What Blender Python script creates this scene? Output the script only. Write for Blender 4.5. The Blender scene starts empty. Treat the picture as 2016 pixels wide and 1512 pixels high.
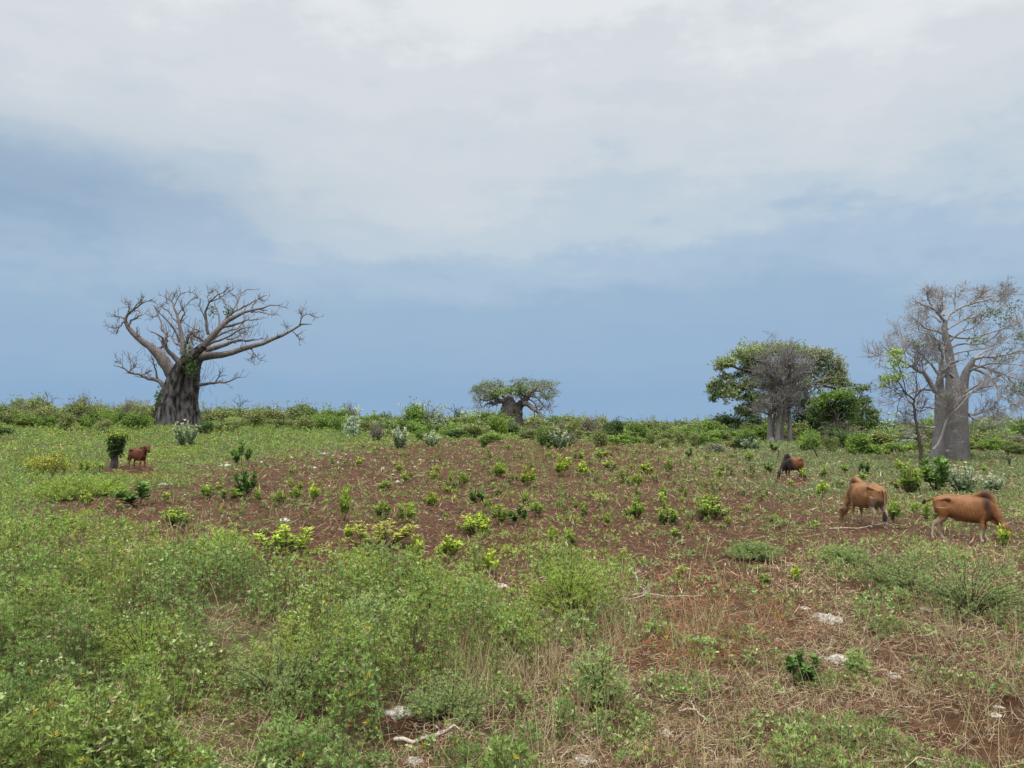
import bpy, bmesh, math, random
import numpy as np
rng = np.random.default_rng(7)
random.seed(7)
SC = bpy.context.scene
COL = SC.collection

# ------------------------------------------------------------------ camera
F = 1523.0            # focal length in pixels of a 2016 x 1512 frame
CAMZ = 2.87
PITCH = math.atan(76 / F)
cd = bpy.data.cameras.new("camera"); cam = bpy.data.objects.new("camera", cd); COL.objects.link(cam)
cd.sensor_width = 36; cd.lens = F * 36 / 2016; cd.clip_start = 0.05; cd.clip_end = 12000
cam.location = (0, 0, CAMZ); cam.rotation_euler = (math.pi / 2 + PITCH, 0, 0)
SC.camera = cam

def lin(c):
    c = [v / 255 for v in c]
    return tuple(v / 12.92 if v <= .04045 else ((v + .055) / 1.055) ** 2.4 for v in c)

# ------------------------------------------------------------------ sky, sun, exposure
SUN_EL, SUN_AZ = math.radians(62), math.radians(200)
world = bpy.data.worlds.new("World"); SC.world = world; world.use_nodes = True
nt = world.node_tree; nt.nodes.clear()
def nd(t, **kw):
    n = nt.nodes.new(t)
    for k, v in kw.items(): setattr(n, k, v)
    return n
def mth(op, a, b=None, c=None, clamp=False):
    n = nt.nodes.new('ShaderNodeMath'); n.operation = op; n.use_clamp = clamp
    for i, v in enumerate((a, b, c)):
        if v is None: continue
        if isinstance(v, (int, float)): n.inputs[i].default_value = v
        else: nt.links.new(v, n.inputs[i])
    return n.outputs[0]
tc = nd('ShaderNodeTexCoord'); sep = nd('ShaderNodeSeparateXYZ'); nt.links.new(tc.outputs['Generated'], sep.inputs[0])
X, Y, Z = sep.outputs
def gauss(v, c, w):   # exp(-((v-c)/w)^2)
    d = mth('DIVIDE', mth('SUBTRACT', v, c), w)
    return mth('EXPONENT', mth('MULTIPLY', mth('MULTIPLY', d, d), -1.0))
zden = mth('ADD', mth('MAXIMUM', Z, 0.0), 0.10)
cmb = nd('ShaderNodeCombineXYZ')
nt.links.new(mth('DIVIDE', X, zden), cmb.inputs[0]); nt.links.new(mth('DIVIDE', Y, zden), cmb.inputs[1])
def noise(scale, detail, rough, vec, off=(0, 0, 0), sc=(1, 1, 1)):
    m = nd('ShaderNodeMapping'); m.inputs['Location'].default_value = off; m.inputs['Scale'].default_value = sc
    nt.links.new(vec, m.inputs[0])
    n = nd('ShaderNodeTexNoise'); n.inputs['Scale'].default_value = scale; n.inputs['Detail'].default_value = detail
    n.inputs['Roughness'].default_value = rough; nt.links.new(m.outputs[0], n.inputs['Vector'])
    return n.outputs[0]
n1 = noise(0.55, 2.0, .45, cmb.outputs[0], (3.1, 1.7, 0))
n2 = noise(2.1, 4.0, .52, cmb.outputs[0], (0.4, 5.2, 0))
n3 = noise(9.0, 5.0, .55, tc.outputs['Generated'], (2, 0, 0), (1, 1, 2.2))
n4 = noise(30.0, 4.0, .6, tc.outputs['Generated'], (5, 0, 0), (1, 1, 1.6))
# how far the warping of the cloud bands reaches: little at the horizon
amp = mth('MULTIPLY', mth('MAXIMUM', Z, 0.0), 0.9, clamp=True)
w = mth('ADD', mth('MULTIPLY', mth('SUBTRACT', n1, .5), .5), mth('MULTIPLY', mth('SUBTRACT', n2, .5), .25))
w = mth('ADD', w, mth('MULTIPLY', mth('SUBTRACT', n3, .5), .62))
w = mth('ADD', w, mth('MULTIPLY', mth('SUBTRACT', n4, .5), .24))
z2 = mth('ADD', Z, mth('MULTIPLY', w, amp))
n5 = noise(3.2, 4.0, .55, tc.outputs['Generated'], (1, 7, 0), (1, 1, 7.0))
z2 = mth('ADD', z2, mth('MULTIPLY', mth('SUBTRACT', n5, .5), mth('MULTIPLY', mth('MAXIMUM', Z, 0.0), .42)))
dark = mth('MULTIPLY', gauss(X, -.62, .30), gauss(Z, .262, .055))       # heavy blue-grey cloud bank on the left
z2 = mth('SUBTRACT', z2, mth('MULTIPLY', dark, .13))
z2 = mth('ADD', z2, mth('MULTIPLY', mth('MULTIPLY', gauss(X, -.62, .4), gauss(Z, .185, .04)), .02))
lit = mth('MULTIPLY', gauss(X, -.13, .22), gauss(Z, .265, .045))          # thin bright break beside it
z2 = mth('ADD', z2, mth('MULTIPLY', lit, .05))
z2 = mth('ADD', z2, mth('MULTIPLY', mth('MULTIPLY', gauss(X, .62, .2), gauss(Z, .17, .05)), .025))
right = mth('MULTIPLY', gauss(X, .72, .22), gauss(Z, .36, .16))
z2 = mth('SUBTRACT', z2, mth('MULTIPLY', right, .06))
ramp = nd('ShaderNodeValToRGB'); cr = ramp.color_ramp; cr.interpolation = 'EASE'
stops = [(0.0, (146, 178, 212)), (.035, (142, 176, 212)), (.08, (152, 181, 212)), (.14, (158, 185, 212)), (.20, (174, 197, 219)),
         (.255, (197, 212, 224)), (.33, (213, 221, 228)), (.40, (220, 226, 231)), (.50, (235, 239, 242)), (.62, (240, 242, 244))]
while len(cr.elements) < len(stops): cr.elements.new(.5)
for e, (p, c) in zip(cr.elements, stops): e.position = p; e.color = (*lin(c), 1)
nt.links.new(z2, ramp.inputs[0])
# overcast sky is brighter towards the zenith
zen = nd('ShaderNodeMapRange'); zen.inputs[1].default_value = .5; zen.inputs[2].default_value = .95
zen.inputs[3].default_value = 1.0; zen.inputs[4].default_value = 4.6; nt.links.new(Z, zen.inputs[0])
mulc = nd('ShaderNodeVectorMath', operation='SCALE'); slate = nd('ShaderNodeMix', data_type='RGBA'); nt.links.new(mth('MULTIPLY', dark, .65), slate.inputs[0]); nt.links.new(ramp.outputs[0], slate.inputs[6]); slate.inputs[7].default_value = (*lin((148, 171, 196)), 1)
nt.links.new(slate.outputs[2], mulc.inputs[0]); nt.links.new(zen.outputs[0], mulc.inputs['Scale'])
sky = nd('ShaderNodeTexSky', sky_type='NISHITA', sun_disc=False); sky.sun_elevation = SUN_EL; sky.sun_rotation = SUN_AZ
bgS = nd('ShaderNodeBackground'); bgS.inputs[1].default_value = .07; nt.links.new(sky.outputs[0], bgS.inputs[0])
bgC = nd('ShaderNodeBackground'); bgC.inputs[1].default_value = .64; nt.links.new(mulc.outputs[0], bgC.inputs[0])
mix = nd('ShaderNodeMixShader'); mix.inputs[0].default_value = .94
nt.links.new(bgS.outputs[0], mix.inputs[1]); nt.links.new(bgC.outputs[0], mix.inputs[2])
wo = nd('ShaderNodeOutputWorld'); nt.links.new(mix.outputs[0], wo.inputs[0])
ld = bpy.data.lights.new("sun", 'SUN'); ld.energy = 1.5; ld.angle = math.radians(16); ld.color = (1, .96, .9)
sun = bpy.data.objects.new("sun", ld); COL.objects.link(sun)
sun.rotation_euler = (math.pi / 2 - SUN_EL, 0, -SUN_AZ + math.pi)   # refined below: shining from behind-left of the camera
SC.view_settings.view_transform = 'Standard'; SC.view_settings.look = 'None'
SC.view_settings.exposure = 0.6; SC.view_settings.gamma = 1.0
SC.render.engine = 'CYCLES'
SC.cycles.max_bounces = 6; SC.cycles.diffuse_bounces = 3; SC.cycles.transmission_bounces = 3

# ------------------------------------------------------------------ noise, terrain, projection
_L = np.random.default_rng(99).random((256, 256))
def vnoise(x, y):
    x = np.asarray(x, float); y = np.asarray(y, float)
    xi = np.floor(x).astype(int); yi = np.floor(y).astype(int); fx = x - xi; fy = y - yi
    fx = fx * fx * (3 - 2 * fx); fy = fy * fy * (3 - 2 * fy)
    a = _L[xi & 255, yi & 255]; b = _L[(xi + 1) & 255, yi & 255]; c = _L[xi & 255, (yi + 1) & 255]; d = _L[(xi + 1) & 255, (yi + 1) & 255]
    return (a * (1 - fx) + b * fx) * (1 - fy) + (c * (1 - fx) + d * fx) * fy
def fbm(x, y, o=4):
    s = 0; a = .5; t = 0
    for i in range(o):
        s = s + a * vnoise(x + 17.3 * i, y - 9.1 * i); t += a; a *= .55; x = x * 2.03; y = y * 2.03
    return s / t
def S(a, b, x):
    t = np.clip((np.asarray(x, float) - a) / (b - a), 0, 1); return t * t * (3 - 2 * t)
def ground_z(x, y, fine=True):
    x = np.asarray(x, float); y = np.asarray(y, float)
    tn = x / np.maximum(y, 1.0)
    A = np.interp(tn, [-.75, -.43, -.15, 0, .25, .5], [2.9, 2.45, 1.35, 1.0, .3, 0])
    z = A * S(26, 98, y)
    z = z + (fbm(x / 9, y / 9, 2) - .5) * .22 * S(3, 12, np.hypot(x, y))
    if fine:
        d = np.hypot(x, y)
        z = z + (fbm(x / .5, y / .5, 3) - .5) * .10 * (1 - S(20, 60, d)) + (fbm(x / .16 + 40, y / .16, 2) - .5) * .09 * (1 - S(14, 34, d))
    return z
CP, SP = math.cos(PITCH), math.sin(PITCH)
def ray(px, py):
    a = (px - 1008) / F; b = (756 - py) / F
    return np.array([a, CP - b * SP, SP + b * CP])
def project(x, y, z):
    zz = z - CAMZ; dep = np.maximum(y * CP + zz * SP, .01); up = -y * SP + zz * CP
    return 1008 + F * x / dep, 756 - F * up / dep
def on_ground(px, py):
    r = ray(px, py); prev = 1.0; t = 3.0
    while t < 900:
        p = r * t
        if CAMZ + p[2] < ground_z(p[0], p[1]):
            lo, hi = prev, t
            for _ in range(24):
                m = (lo + hi) / 2; q = r * m
                if CAMZ + q[2] < ground_z(q[0], q[1]): hi = m
                else: lo = m
            q = r * hi
            return np.array([q[0], q[1], CAMZ + q[2]])
        prev = t; t *= 1.02
    return np.array([*(r * 300)[:2], float(ground_z(*(r * 300)[:2]))])
def at_dist(px, D):            # a point on the ground straight below a view direction, D metres out
    x = (px - 1008) / F * D
    return np.array([x, D, float(ground_z(x, D))])

# how green / how dry the land is, as areas of the field
def ell(px, py, cx, cy, rx, ry):
    return 1 - S(.55, 1.15, np.hypot((px - cx) / rx, (py - cy) / ry))
CLEAR = [(1637, 1226, 62, 26), (1653, 1304, 48, 26), (1763, 1336, 38, 20), (1317, 1450, 42, 26), (1151, 1502, 54, 26), (783, 1412, 64, 34), (814, 1508, 46, 28), (237, 1482, 56, 34), (148, 1484, 32, 16), (985, 1158, 34, 18), (1826, 1203, 30, 14), (865, 1458, 150, 16),
         (1451, 1502, 28, 18), (1586, 1200, 24, 12), (271, 922, 44, 12), (1562, 945, 44, 12), (1707, 1036, 80, 14), (1900, 1064, 110, 14), (226, 921, 20, 8)]
def cover_maps(x, y):
    z = ground_z(x, y, False); px, py = project(x, y, z)
    wob = (fbm(x / 2.2, y / 2.2, 3) - .5)
    qx = px + wob * 160; qy = py + wob * 26 * np.clip((py - 832) / 200, .15, 1.5)
    ys = [858, 872, 900, 930, 960, 1000, 1040, 1075, 1100, 1125]
    xl = np.interp(qy, ys, [860, 800, 540, 390, 290, 60, 110, 330, 430, 480])
    xr = np.interp(qy, ys, [1180, 1290, 1400, 1450, 1520, 1720, 2200, 2000, 1640, 1560])
    f = S(-170, 150, qx - xl) * (1 - S(-170, 170, qx - xr)) * S(856, 872, qy) * (1 - S(1085, 1150, qy))
    g = np.where(py < 880, .95, np.where(px < 900, .88, .62))
    g = np.where(py > 1085, np.interp(px, [0, 900, 1200, 1450, 2016], [.95, .88, .50, .40, .42]), g)
    g = g * (1 - f) + f * np.interp(qx, [500, 1450, 1800], [.22, .30, .42])
    for (cx, cy, rx, ry, k) in [(540, 1135, 90, 40, .9), (190, 1478, 190, 42, .75), (850, 1440, 110, 50, .8), (760, 1290, 60, 30, .5),
                                (880, 1255, 70, 30, .5), (1250, 1320, 150, 50, .45), (1000, 1150, 70, 32, .7), (1930, 1440, 190, 90, .93),
                                (1700, 1400, 120, 40, .6), (280, 1210, 60, 20, .5), (1100, 1390, 110, 40, .5), (1500, 1150, 120, 30, .5),
                                (1850, 1290, 160, 50, .45), (560, 1420, 60, 25, .4), (1330, 1130, 120, 26, .75), (430, 1290, 50, 22, .4)]:
        g = g * (1 - k * ell(qx, qy, cx, cy, rx, ry))
    dr = f * .62 + (1 - f) * np.where(py > 1085, np.interp(px, [0, 700, 1150, 1400, 2016], [.42, .5, .8, .95, .85]), .3)
    dr = dr + .6 * ell(qx, qy, 1270, 1240, 190, 100) + .5 * ell(qx, qy, 370, 1085, 90, 70) + .35 * ell(qx, qy, 1010, 1320, 170, 110)
    dr = dr * (1 - .7 * ell(qx, qy, 1930, 1440, 150, 70))
    for (cx, cy, w_, h_) in CLEAR:
        g = g * (1 - .92 * ell(px, py, cx, cy + h_ * .35, w_ * .75 + 8, h_ * .9 + 6))
    return np.clip(g, 0, 1), np.clip(dr, 0, 1), f, px, py

# ------------------------------------------------------------------ mesh helpers
def new_mesh(name, verts, quads, cols=None, smooth=False):
    me = bpy.data.meshes.new(name)
    verts = np.ascontiguousarray(verts, dtype=np.float32); quads = np.ascontiguousarray(quads, dtype=np.int32)
    nq = len(quads)
    me.vertices.add(len(verts)); me.vertices.foreach_set('co', verts.ravel())
    me.loops.add(nq * 4); me.loops.foreach_set('vertex_index', quads.ravel())
    me.polygons.add(nq); me.polygons.foreach_set('loop_start', np.arange(0, nq * 4, 4, dtype=np.int32))
    try: me.polygons.foreach_set('loop_total', np.full(nq, 4, dtype=np.int32))
    except Exception: pass
    if smooth: me.polygons.foreach_set('use_smooth', np.ones(nq, dtype=bool))
    if cols is not None:
        a = me.color_attributes.new('Col', 'FLOAT_COLOR', 'POINT')
        c = np.ones((len(verts), 4), dtype=np.float32); c[:, :3] = cols
        a.data.foreach_set('color', c.ravel())
    me.update(calc_edges=True)
    return me
def link(name, me, mat=None, parent=None, loc=None):
    o = bpy.data.objects.new(name, me); COL.objects.link(o)
    if mat is not None:
        if not me.materials: me.materials.append(mat)
    if parent is not None: o.parent = parent
    if loc is not None: o.location = loc
    return o
def tag(o, label, cat, group=None, kind=None):
    o['label'] = label; o['category'] = cat
    if group: o['group'] = group
    if kind: o['kind'] = kind
    return o
def thing(name, label, cat, loc=(0, 0, 0), group=None):
    o = bpy.data.objects.new(name, None); o.empty_display_size = .3; COL.objects.link(o); o.location = loc
    return tag(o, label, cat, group)
def unit(v):
    return v / np.maximum(np.linalg.norm(v, axis=-1, keepdims=True), 1e-9)
class Buf:
    def __init__(s): s.v = []; s.q = []; s.c = []; s.n = 0
    def add(s, v, q, c):
        v = np.asarray(v).reshape(-1, 3); c = np.broadcast_to(np.asarray(c, float), (len(v), 3)) if np.ndim(c) == 1 else np.asarray(c)
        s.v.append(v); s.q.append(np.asarray(q) + s.n); s.c.append(c); s.n += len(v)
    def mesh(s, name, smooth=False):
        return new_mesh(name, np.vstack(s.v), np.vstack(s.q), np.vstack(s.c), smooth)
def leaf_quads(P, D, N, L, W):
    """rhombic leaf: base P, direction D, side N"""
    L = L[:, None]; W = W[:, None]
    up = np.cross(D, N) * 0.06 * L
    m = P + D * L * .45
    return np.stack([P, m + N * W * .5 + up, P + D * L, m - N * W * .5 + up], 1)
def tuft_leaves(buf, C, A, L, nl, spread, wr, col, r, cv=.18, droop=0.0):
    """around every tuft centre C (n,3) with axis A: nl leaflets fanning out"""
    n = len(C); C = np.repeat(C, nl, 0); A = np.repeat(unit(A), nl, 0); L = np.repeat(L, nl) * r.uniform(.65, 1.25, n * nl)
    rv = r.normal(size=(n * nl, 3)); per = unit(rv - A * np.sum(rv * A, 1, keepdims=True))
    ph = r.uniform(spread[0], spread[1], n * nl)[:, None]
    D = A * np.cos(ph) + per * np.sin(ph); D[:, 2] -= droop; D = unit(D)
    N = unit(np.cross(D, A + r.normal(size=A.shape) * .5))
    V = leaf_quads(C, D, N, L, L * wr)
    c = np.repeat(col, nl, 0) * (1 + r.normal(size=(n * nl, 1)) * cv) * (1 + r.normal(size=(n * nl, 3)) * .05)
    c = np.repeat(np.clip(c, .01, .8), 4, 0)
    buf.add(V.reshape(-1, 3), np.arange(n * nl * 4).reshape(-1, 4), c)
def tubes(P, R, sides=5):
    """batch of polylines P (n,K,3), radii R (n,K) -> verts, quads"""
    n, K, _ = P.shape
    T = np.gradient(P, axis=1); T = unit(T)
    ref = np.where(np.abs(T[:, :1, 2:3]) > .8, np.array([[[1., 0, 0]]]), np.array([[[0, 0, 1.]]]))
    ref = np.broadcast_to(ref, T.shape)
    U = unit(np.cross(T, ref)); Vv = np.cross(T, U)
    a = np.arange(sides) * 2 * np.pi / sides
    ring = (U[:, :, None, :] * np.cos(a)[None, None, :, None] + Vv[:, :, None, :] * np.sin(a)[None, None, :, None]) * R[:, :, None, None] + P[:, :, None, :]
    i = np.arange(n)[:, None, None] * K * sides + np.arange(K - 1)[None, :, None] * sides
    s = np.arange(sides)[None, None, :]; s2 = (s + 1) % sides
    q = np.stack([i + s, i + s2, i + sides + s2, i + sides + s], -1).reshape(-1, 4)
    return ring.reshape(-1, 3), q
def resample(pts, r, K):
    """smooth a traced polyline (Catmull-Rom) to K points"""
    pts = np.asarray(pts, float); r = np.asarray(r, float); n = len(pts)
    if n == 2: t = np.linspace(0, 1, K)[:, None]; return pts[0] * (1 - t) + pts[1] * t, r[0] + (r[1] - r[0]) * t[:, 0]
    seg = np.linalg.norm(np.diff(pts, axis=0), axis=1); s = np.concatenate([[0], np.cumsum(seg)]); s /= s[-1]
    m = np.gradient(pts, s, axis=0); out = []
    for t in np.linspace(0, 1, K):
        i = min(np.searchsorted(s, t, 'right') - 1, n - 2); h = s[i + 1] - s[i]; u = (t - s[i]) / h
        out.append((2*u**3 - 3*u**2 + 1) * pts[i] + (u**3 - 2*u**2 + u) * h * m[i] + (-2*u**3 + 3*u**2) * pts[i+1] + (u**3 - u**2) * h * m[i+1])
    return np.array(out), np.interp(np.linspace(0, 1, K), s, r)
def spawn(P, R, m, t0, t1, L, ang, up, rs, K, r, wig=.25, rmin=.01, taper=.3, flat=1.0):
    n, Kp, _ = P.shape
    idx = np.repeat(np.arange(n), m); t = r.uniform(t0, t1, n * m) * (Kp - 1); i = np.minimum(t.astype(int), Kp - 2); f = (t - i)[:, None]
    pos = P[idx, i] * (1 - f) + P[idx, i + 1] * f; rad = R[idx, i] * (1 - f[:, 0]) + R[idx, i + 1] * f[:, 0]
    tan = unit(P[idx, i + 1] - P[idx, i]); rv = r.normal(size=tan.shape) * np.array([1, flat, 1]); per = unit(rv - tan * np.sum(rv * tan, 1, keepdims=True))
    a = (r.uniform(.6, 1.4, n * m) * ang)[:, None]
    d = unit(tan * np.cos(a) + per * np.sin(a) + np.array([0, 0, up]))
    ln = L * r.uniform(.5, 1.4, n * m); r0 = np.maximum(rad * rs, rmin)
    pts = [pos]; kink = r.normal(size=(n * m, 3)) * wig
    for k in range(K - 1):
        pts.append(pts[-1] + d * (ln / (K - 1))[:, None])
        d = unit(d + kink * (.6 if k % 2 else -.25) + r.normal(size=d.shape) * wig * .5 + np.array([0, 0, up * .35]))
    rr = r0[:, None] * np.linspace(1, taper, K)[None, :]
    return np.stack(pts, 1), rr

# ------------------------------------------------------------------ materials
def mat(name):
    m = bpy.data.materials.new(name); m.use_nodes = True; return m, m.node_tree, m.node_tree.nodes['Principled BSDF']
def leaf_material(name, rough=.6, trans=.22, spec=.25):
    m, t, b = mat(name)
    at = t.nodes.new('ShaderNodeAttribute'); at.attribute_name = 'Col'
    oi = t.nodes.new('ShaderNodeObjectInfo')
    hs = t.nodes.new('ShaderNodeHueSaturation'); t.links.new(at.outputs['Color'], hs.inputs['Color'])
    mr = t.nodes.new('ShaderNodeMapRange'); mr.inputs[3].default_value = .82; mr.inputs[4].default_value = 1.18
    t.links.new(oi.outputs['Random'], mr.inputs[0]); t.links.new(mr.outputs[0], hs.inputs['Value'])
    b.inputs['Roughness'].default_value = rough; b.inputs['Specular IOR Level'].default_value = spec
    t.links.new(hs.outputs[0], b.inputs['Base Color'])
    tr = t.nodes.new('ShaderNodeBsdfTranslucent'); t.links.new(hs.outputs[0], tr.inputs[0])
    mx = t.nodes.new('ShaderNodeMixShader'); mx.inputs[0].default_value = trans
    t.links.new(b.outputs[0], mx.inputs[1]); t.links.new(tr.outputs[0], mx.inputs[2]); t.links.new(mx.outputs[0], t.nodes['Material Output'].inputs[0])
    return m
M_LEAF = leaf_material('leaf')
M_STRAW = leaf_material('straw', .8, .1, .15)
def bark_material(name, c1, c2, dark, scale, stain=.5, bump=.4):
    m, t, b = mat(name); N = t.nodes; Lk = t.links
    tcn = N.new('ShaderNodeTexCoord'); mp = N.new('ShaderNodeMapping'); mp.inputs['Scale'].default_value = (scale, scale, scale * .45); Lk.new(tcn.outputs['Object'], mp.inputs[0])
    a = N.new('ShaderNodeTexNoise'); a.inputs['Scale'].default_value = 1.1; a.inputs['Detail'].default_value = 8; a.inputs['Roughness'].default_value = .65; Lk.new(mp.outputs[0], a.inputs[0])
    r1 = N.new('ShaderNodeValToRGB'); r1.color_ramp.elements[0].position = .35; r1.color_ramp.elements[1].position = .65
    r1.color_ramp.elements[0].color = (*c1, 1); r1.color_ramp.elements[1].color = (*c2, 1); Lk.new(a.outputs[0], r1.inputs[0])
    s = N.new('ShaderNodeTexNoise'); s.inputs['Scale'].default_value = .55; s.inputs['Detail'].default_value = 6; s.inputs['Roughness'].default_value = .7; Lk.new(mp.outputs[0], s.inputs[0])
    r2 = N.new('ShaderNodeValToRGB'); r2.color_ramp.elements[0].position = 1 - stain - .06; r2.color_ramp.elements[1].position = 1 - stain + .1
    Lk.new(s.outputs[0], r2.inputs[0])
    mx = N.new('ShaderNodeMix'); mx.data_type = 'RGBA'; Lk.new(r2.outputs[0], mx.inputs[0]); Lk.new(r1.outputs[0], mx.inputs[6]); mx.inputs[7].default_value = (*dark, 1)
    Lk.new(mx.outputs[2], b.inputs['Base Color']); b.inputs['Roughness'].default_value = .9; b.inputs['Specular IOR Level'].default_value = .15
    v = N.new('ShaderNodeTexNoise'); v.inputs['Scale'].default_value = 4; v.inputs['Detail'].default_value = 8; v.inputs['Roughness'].default_value = .7; Lk.new(mp.outputs[0], v.inputs[0])
    bp = N.new('ShaderNodeBump'); bp.inputs['Strength'].default_value = bump; bp.inputs['Distance'].default_value = .25; Lk.new(v.outputs[0], bp.inputs['Height']); Lk.new(bp.outputs[0], b.inputs['Normal'])
    return m
M_BARK_L = bark_material('bark_weathered', (.085, .076, .072), (.33, .305, .29), (.020, .018, .017), 4.2, .53, 1.0)
M_LIMB_L = bark_material('limb_bark', (.125, .104, .097), (.265, .228, .215), (.055, .047, .044), 2.2, .42, .6)
M_BARK_R = bark_material('bark_smooth_grey', (.165, .155, .148), (.25, .236, .228), (.095, .087, .082), 2.6, .40, .7)
M_LIMB_R = bark_material('twig_bark_grey', (.25, .232, .222), (.35, .325, .31), (.16, .145, .137), 1.0, .36, .2)
M_BARK_D = bark_material('bark_dark', (.06, .05, .045), (.14, .12, .108), (.025, .022, .02), 2.0, .46, .8)
M_BARK_G = bark_material('bark_grove_grey', (.165, .152, .146), (.27, .252, .242), (.085, .076, .073), 2.2, .4, .4)

# ------------------------------------------------------------------ ground
def build_ground():
    rad = np.concatenate([[0.01], np.geomspace(.6, 5, 40), np.geomspace(5.05, 120, 460)[0:], np.geomspace(125, 6000, 60)])
    az = np.concatenate([np.radians(np.linspace(-44, 44, 441)), np.radians(np.linspace(46, 314, 90))])   # from +Y, clockwise
    Rr, Az = np.meshgrid(rad, az, indexing='ij')
    x = Rr * np.sin(Az); y = Rr * np.cos(Az); z = ground_z(x, y)
    nr, na = x.shape
    i = np.arange(nr - 1)[:, None] * na; j = np.arange(na)[None, :]; j2 = (j + 1) % na
    q = np.stack([i + j, i + na + j, i + na + j2, i + j2], -1).reshape(-1, 4)[:, ::-1]
    g, dr, f, px, py = cover_maps(x, np.maximum(y, .5)); 
    behind = y < 2
    g = np.where(behind, .7, g); dr = np.where(behind, .3, dr)
    cols = np.stack([g, dr, S(150, 500, np.hypot(x, y))], -1).reshape(-1, 3)
    me = new_mesh('ground', np.stack([x, y, z], -1).reshape(-1, 3), q, cols, True)
    m, t, b = mat('soil'); N = t.nodes; Lk = t.links
    at = N.new('ShaderNodeAttribute'); at.attribute_name = 'Col'; sp = N.new('ShaderNodeSeparateColor'); Lk.new(at.outputs['Color'], sp.inputs[0])
    gm = N.new('ShaderNodeTexCoord')
    def nz(s, d=6, ro=.6, sc=(1, 1, 1)):
        mp = N.new('ShaderNodeMapping'); mp.inputs['Scale'].default_value = sc; Lk.new(gm.outputs['Object'], mp.inputs[0])
        n = N.new('ShaderNodeTexNoise'); n.inputs['Scale'].default_value = s; n.inputs['Detail'].default_value = d; n.inputs['Roughness'].default_value = ro; Lk.new(mp.outputs[0], n.inputs[0]); return n.outputs[0]
    def rmp(fac, *st):
        r = N.new('ShaderNodeValToRGB')
        while len(r.color_ramp.elements) < len(st): r.color_ramp.elements.new(.5)
        for e, (p, c) in zip(r.color_ramp.elements, st): e.position = p; e.color = (*c, 1)
        Lk.new(fac, r.inputs[0]); return r.outputs[0]
    def mixc(f_, a, b_):
        mx = N.new('ShaderNodeMix'); mx.data_type = 'RGBA'
        if isinstance(f_, float): mx.inputs[0].default_value = f_
        else: Lk.new(f_, mx.inputs[0])
        for k, v in ((6, a), (7, b_)):
            if isinstance(v, tuple): mx.inputs[k].default_value = (*v, 1)
            else: Lk.new(v, mx.inputs[k])
        return mx.outputs[2]
    soil = rmp(nz(2.6, 10, .8), (.40, (.018, .0075, .0035)), (.5, (.056, .0262, .0125)), (.60, (.140, .074, .040)))
    big = rmp(nz(.16, 3), (.38, (.026, .0122, .006)), (.62, (.094, .046, .023)))
    soil = mixc(.4, soil, big)
    litter = rmp(nz(16, 8, .8), (.48, (.06, .030, .019)), (.66, (.20, .14, .095)))
    soil = mixc(.35, soil, rmp(nz(1.0, 6, .75, (.35, 3.2, 1)), (.42, (.020, .0088, .0042)), (.58, (.135, .064, .033))))
    lm = N.new('ShaderNodeMath'); lm.operation = 'MULTIPLY'; Lk.new(sp.outputs[1], lm.inputs[0]); Lk.new(rmp(nz(5, 6, .7), (.42, (0, 0, 0)), (.6, (1, 1, 1))), lm.inputs[1])
    soil = mixc(lm.outputs[0], soil, litter)
    green = rmp(nz(3, 8, .7), (.35, (.06, .065, .03)), (.62, (.13, .15, .06)))
    gmk = N.new('ShaderNodeMath'); gmk.operation = 'MULTIPLY_ADD'; Lk.new(sp.outputs[0], gmk.inputs[0]); gmk.inputs[1].default_value = 1.0; gmk.inputs[2].default_value = -.25; gmk.use_clamp = True
    g2 = N.new('ShaderNodeMath'); g2.operation = 'MULTIPLY'; Lk.new(gmk.outputs[0], g2.inputs[0]); Lk.new(rmp(nz(1.1, 5, .6), (.3, (.2, .2, .2)), (.6, (1, 1, 1))), g2.inputs[1])
    soil = mixc(g2.outputs[0], soil, green)
    far = mixc(sp.outputs[2], soil, (.10, .13, .07))
    Lk.new(far, b.inputs['Base Color']); b.inputs['Roughness'].default_value = .95; b.inputs['Specular IOR Level'].default_value = .1
    bp = N.new('ShaderNodeBump'); bp.inputs['Strength'].default_value = .9; bp.inputs['Distance'].default_value = .06; Lk.new(nz(14, 8, .7), bp.inputs['Height']); Lk.new(bp.outputs[0], b.inputs['Normal'])
    o = link('ground', me, m); o['kind'] = 'structure'
    return o
build_ground()

# ------------------------------------------------------------------ ground cover (uncountable)
def candidates(n, d0, d1, tmax=.82, r=rng):
    d = np.exp(r.uniform(math.log(d0), math.log(d1), n)); tn = r.uniform(-tmax, tmax, n)
    return d * tn, d
G1, G2, G3, G4 = np.array((.230, .335, .066)), np.array((.190, .290, .085)), np.array((.34, .40, .065)), np.array((.29, .33, .12))
def pick_cols(x, y, px, py, n, r):
    a = fbm(x / 1.4, y / 1.4, 3); b_ = fbm(x / 3.1 + 50, y / 3.1, 2)
    wgt = np.stack([np.full(n, .50), S(.40, .62, a) * 1.9, S(.5, .7, b_) * 1.1 * (px < 1300) + .05, S(1100, 1500, px) * 1.3 * (1 - S(1090, 1150, py) * .5) + .1], 1)
    wgt = wgt * r.uniform(.3, 1, wgt.shape); wgt /= wgt.sum(1, keepdims=True)
    c = wgt @ np.stack([G1, G2, G3, G4])
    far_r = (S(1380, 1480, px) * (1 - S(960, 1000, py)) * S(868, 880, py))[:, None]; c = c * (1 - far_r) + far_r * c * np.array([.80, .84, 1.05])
    return c * (1 + (fbm(x / .35, y / .35, 3)[:, None] - .5) * 1.1)
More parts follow.
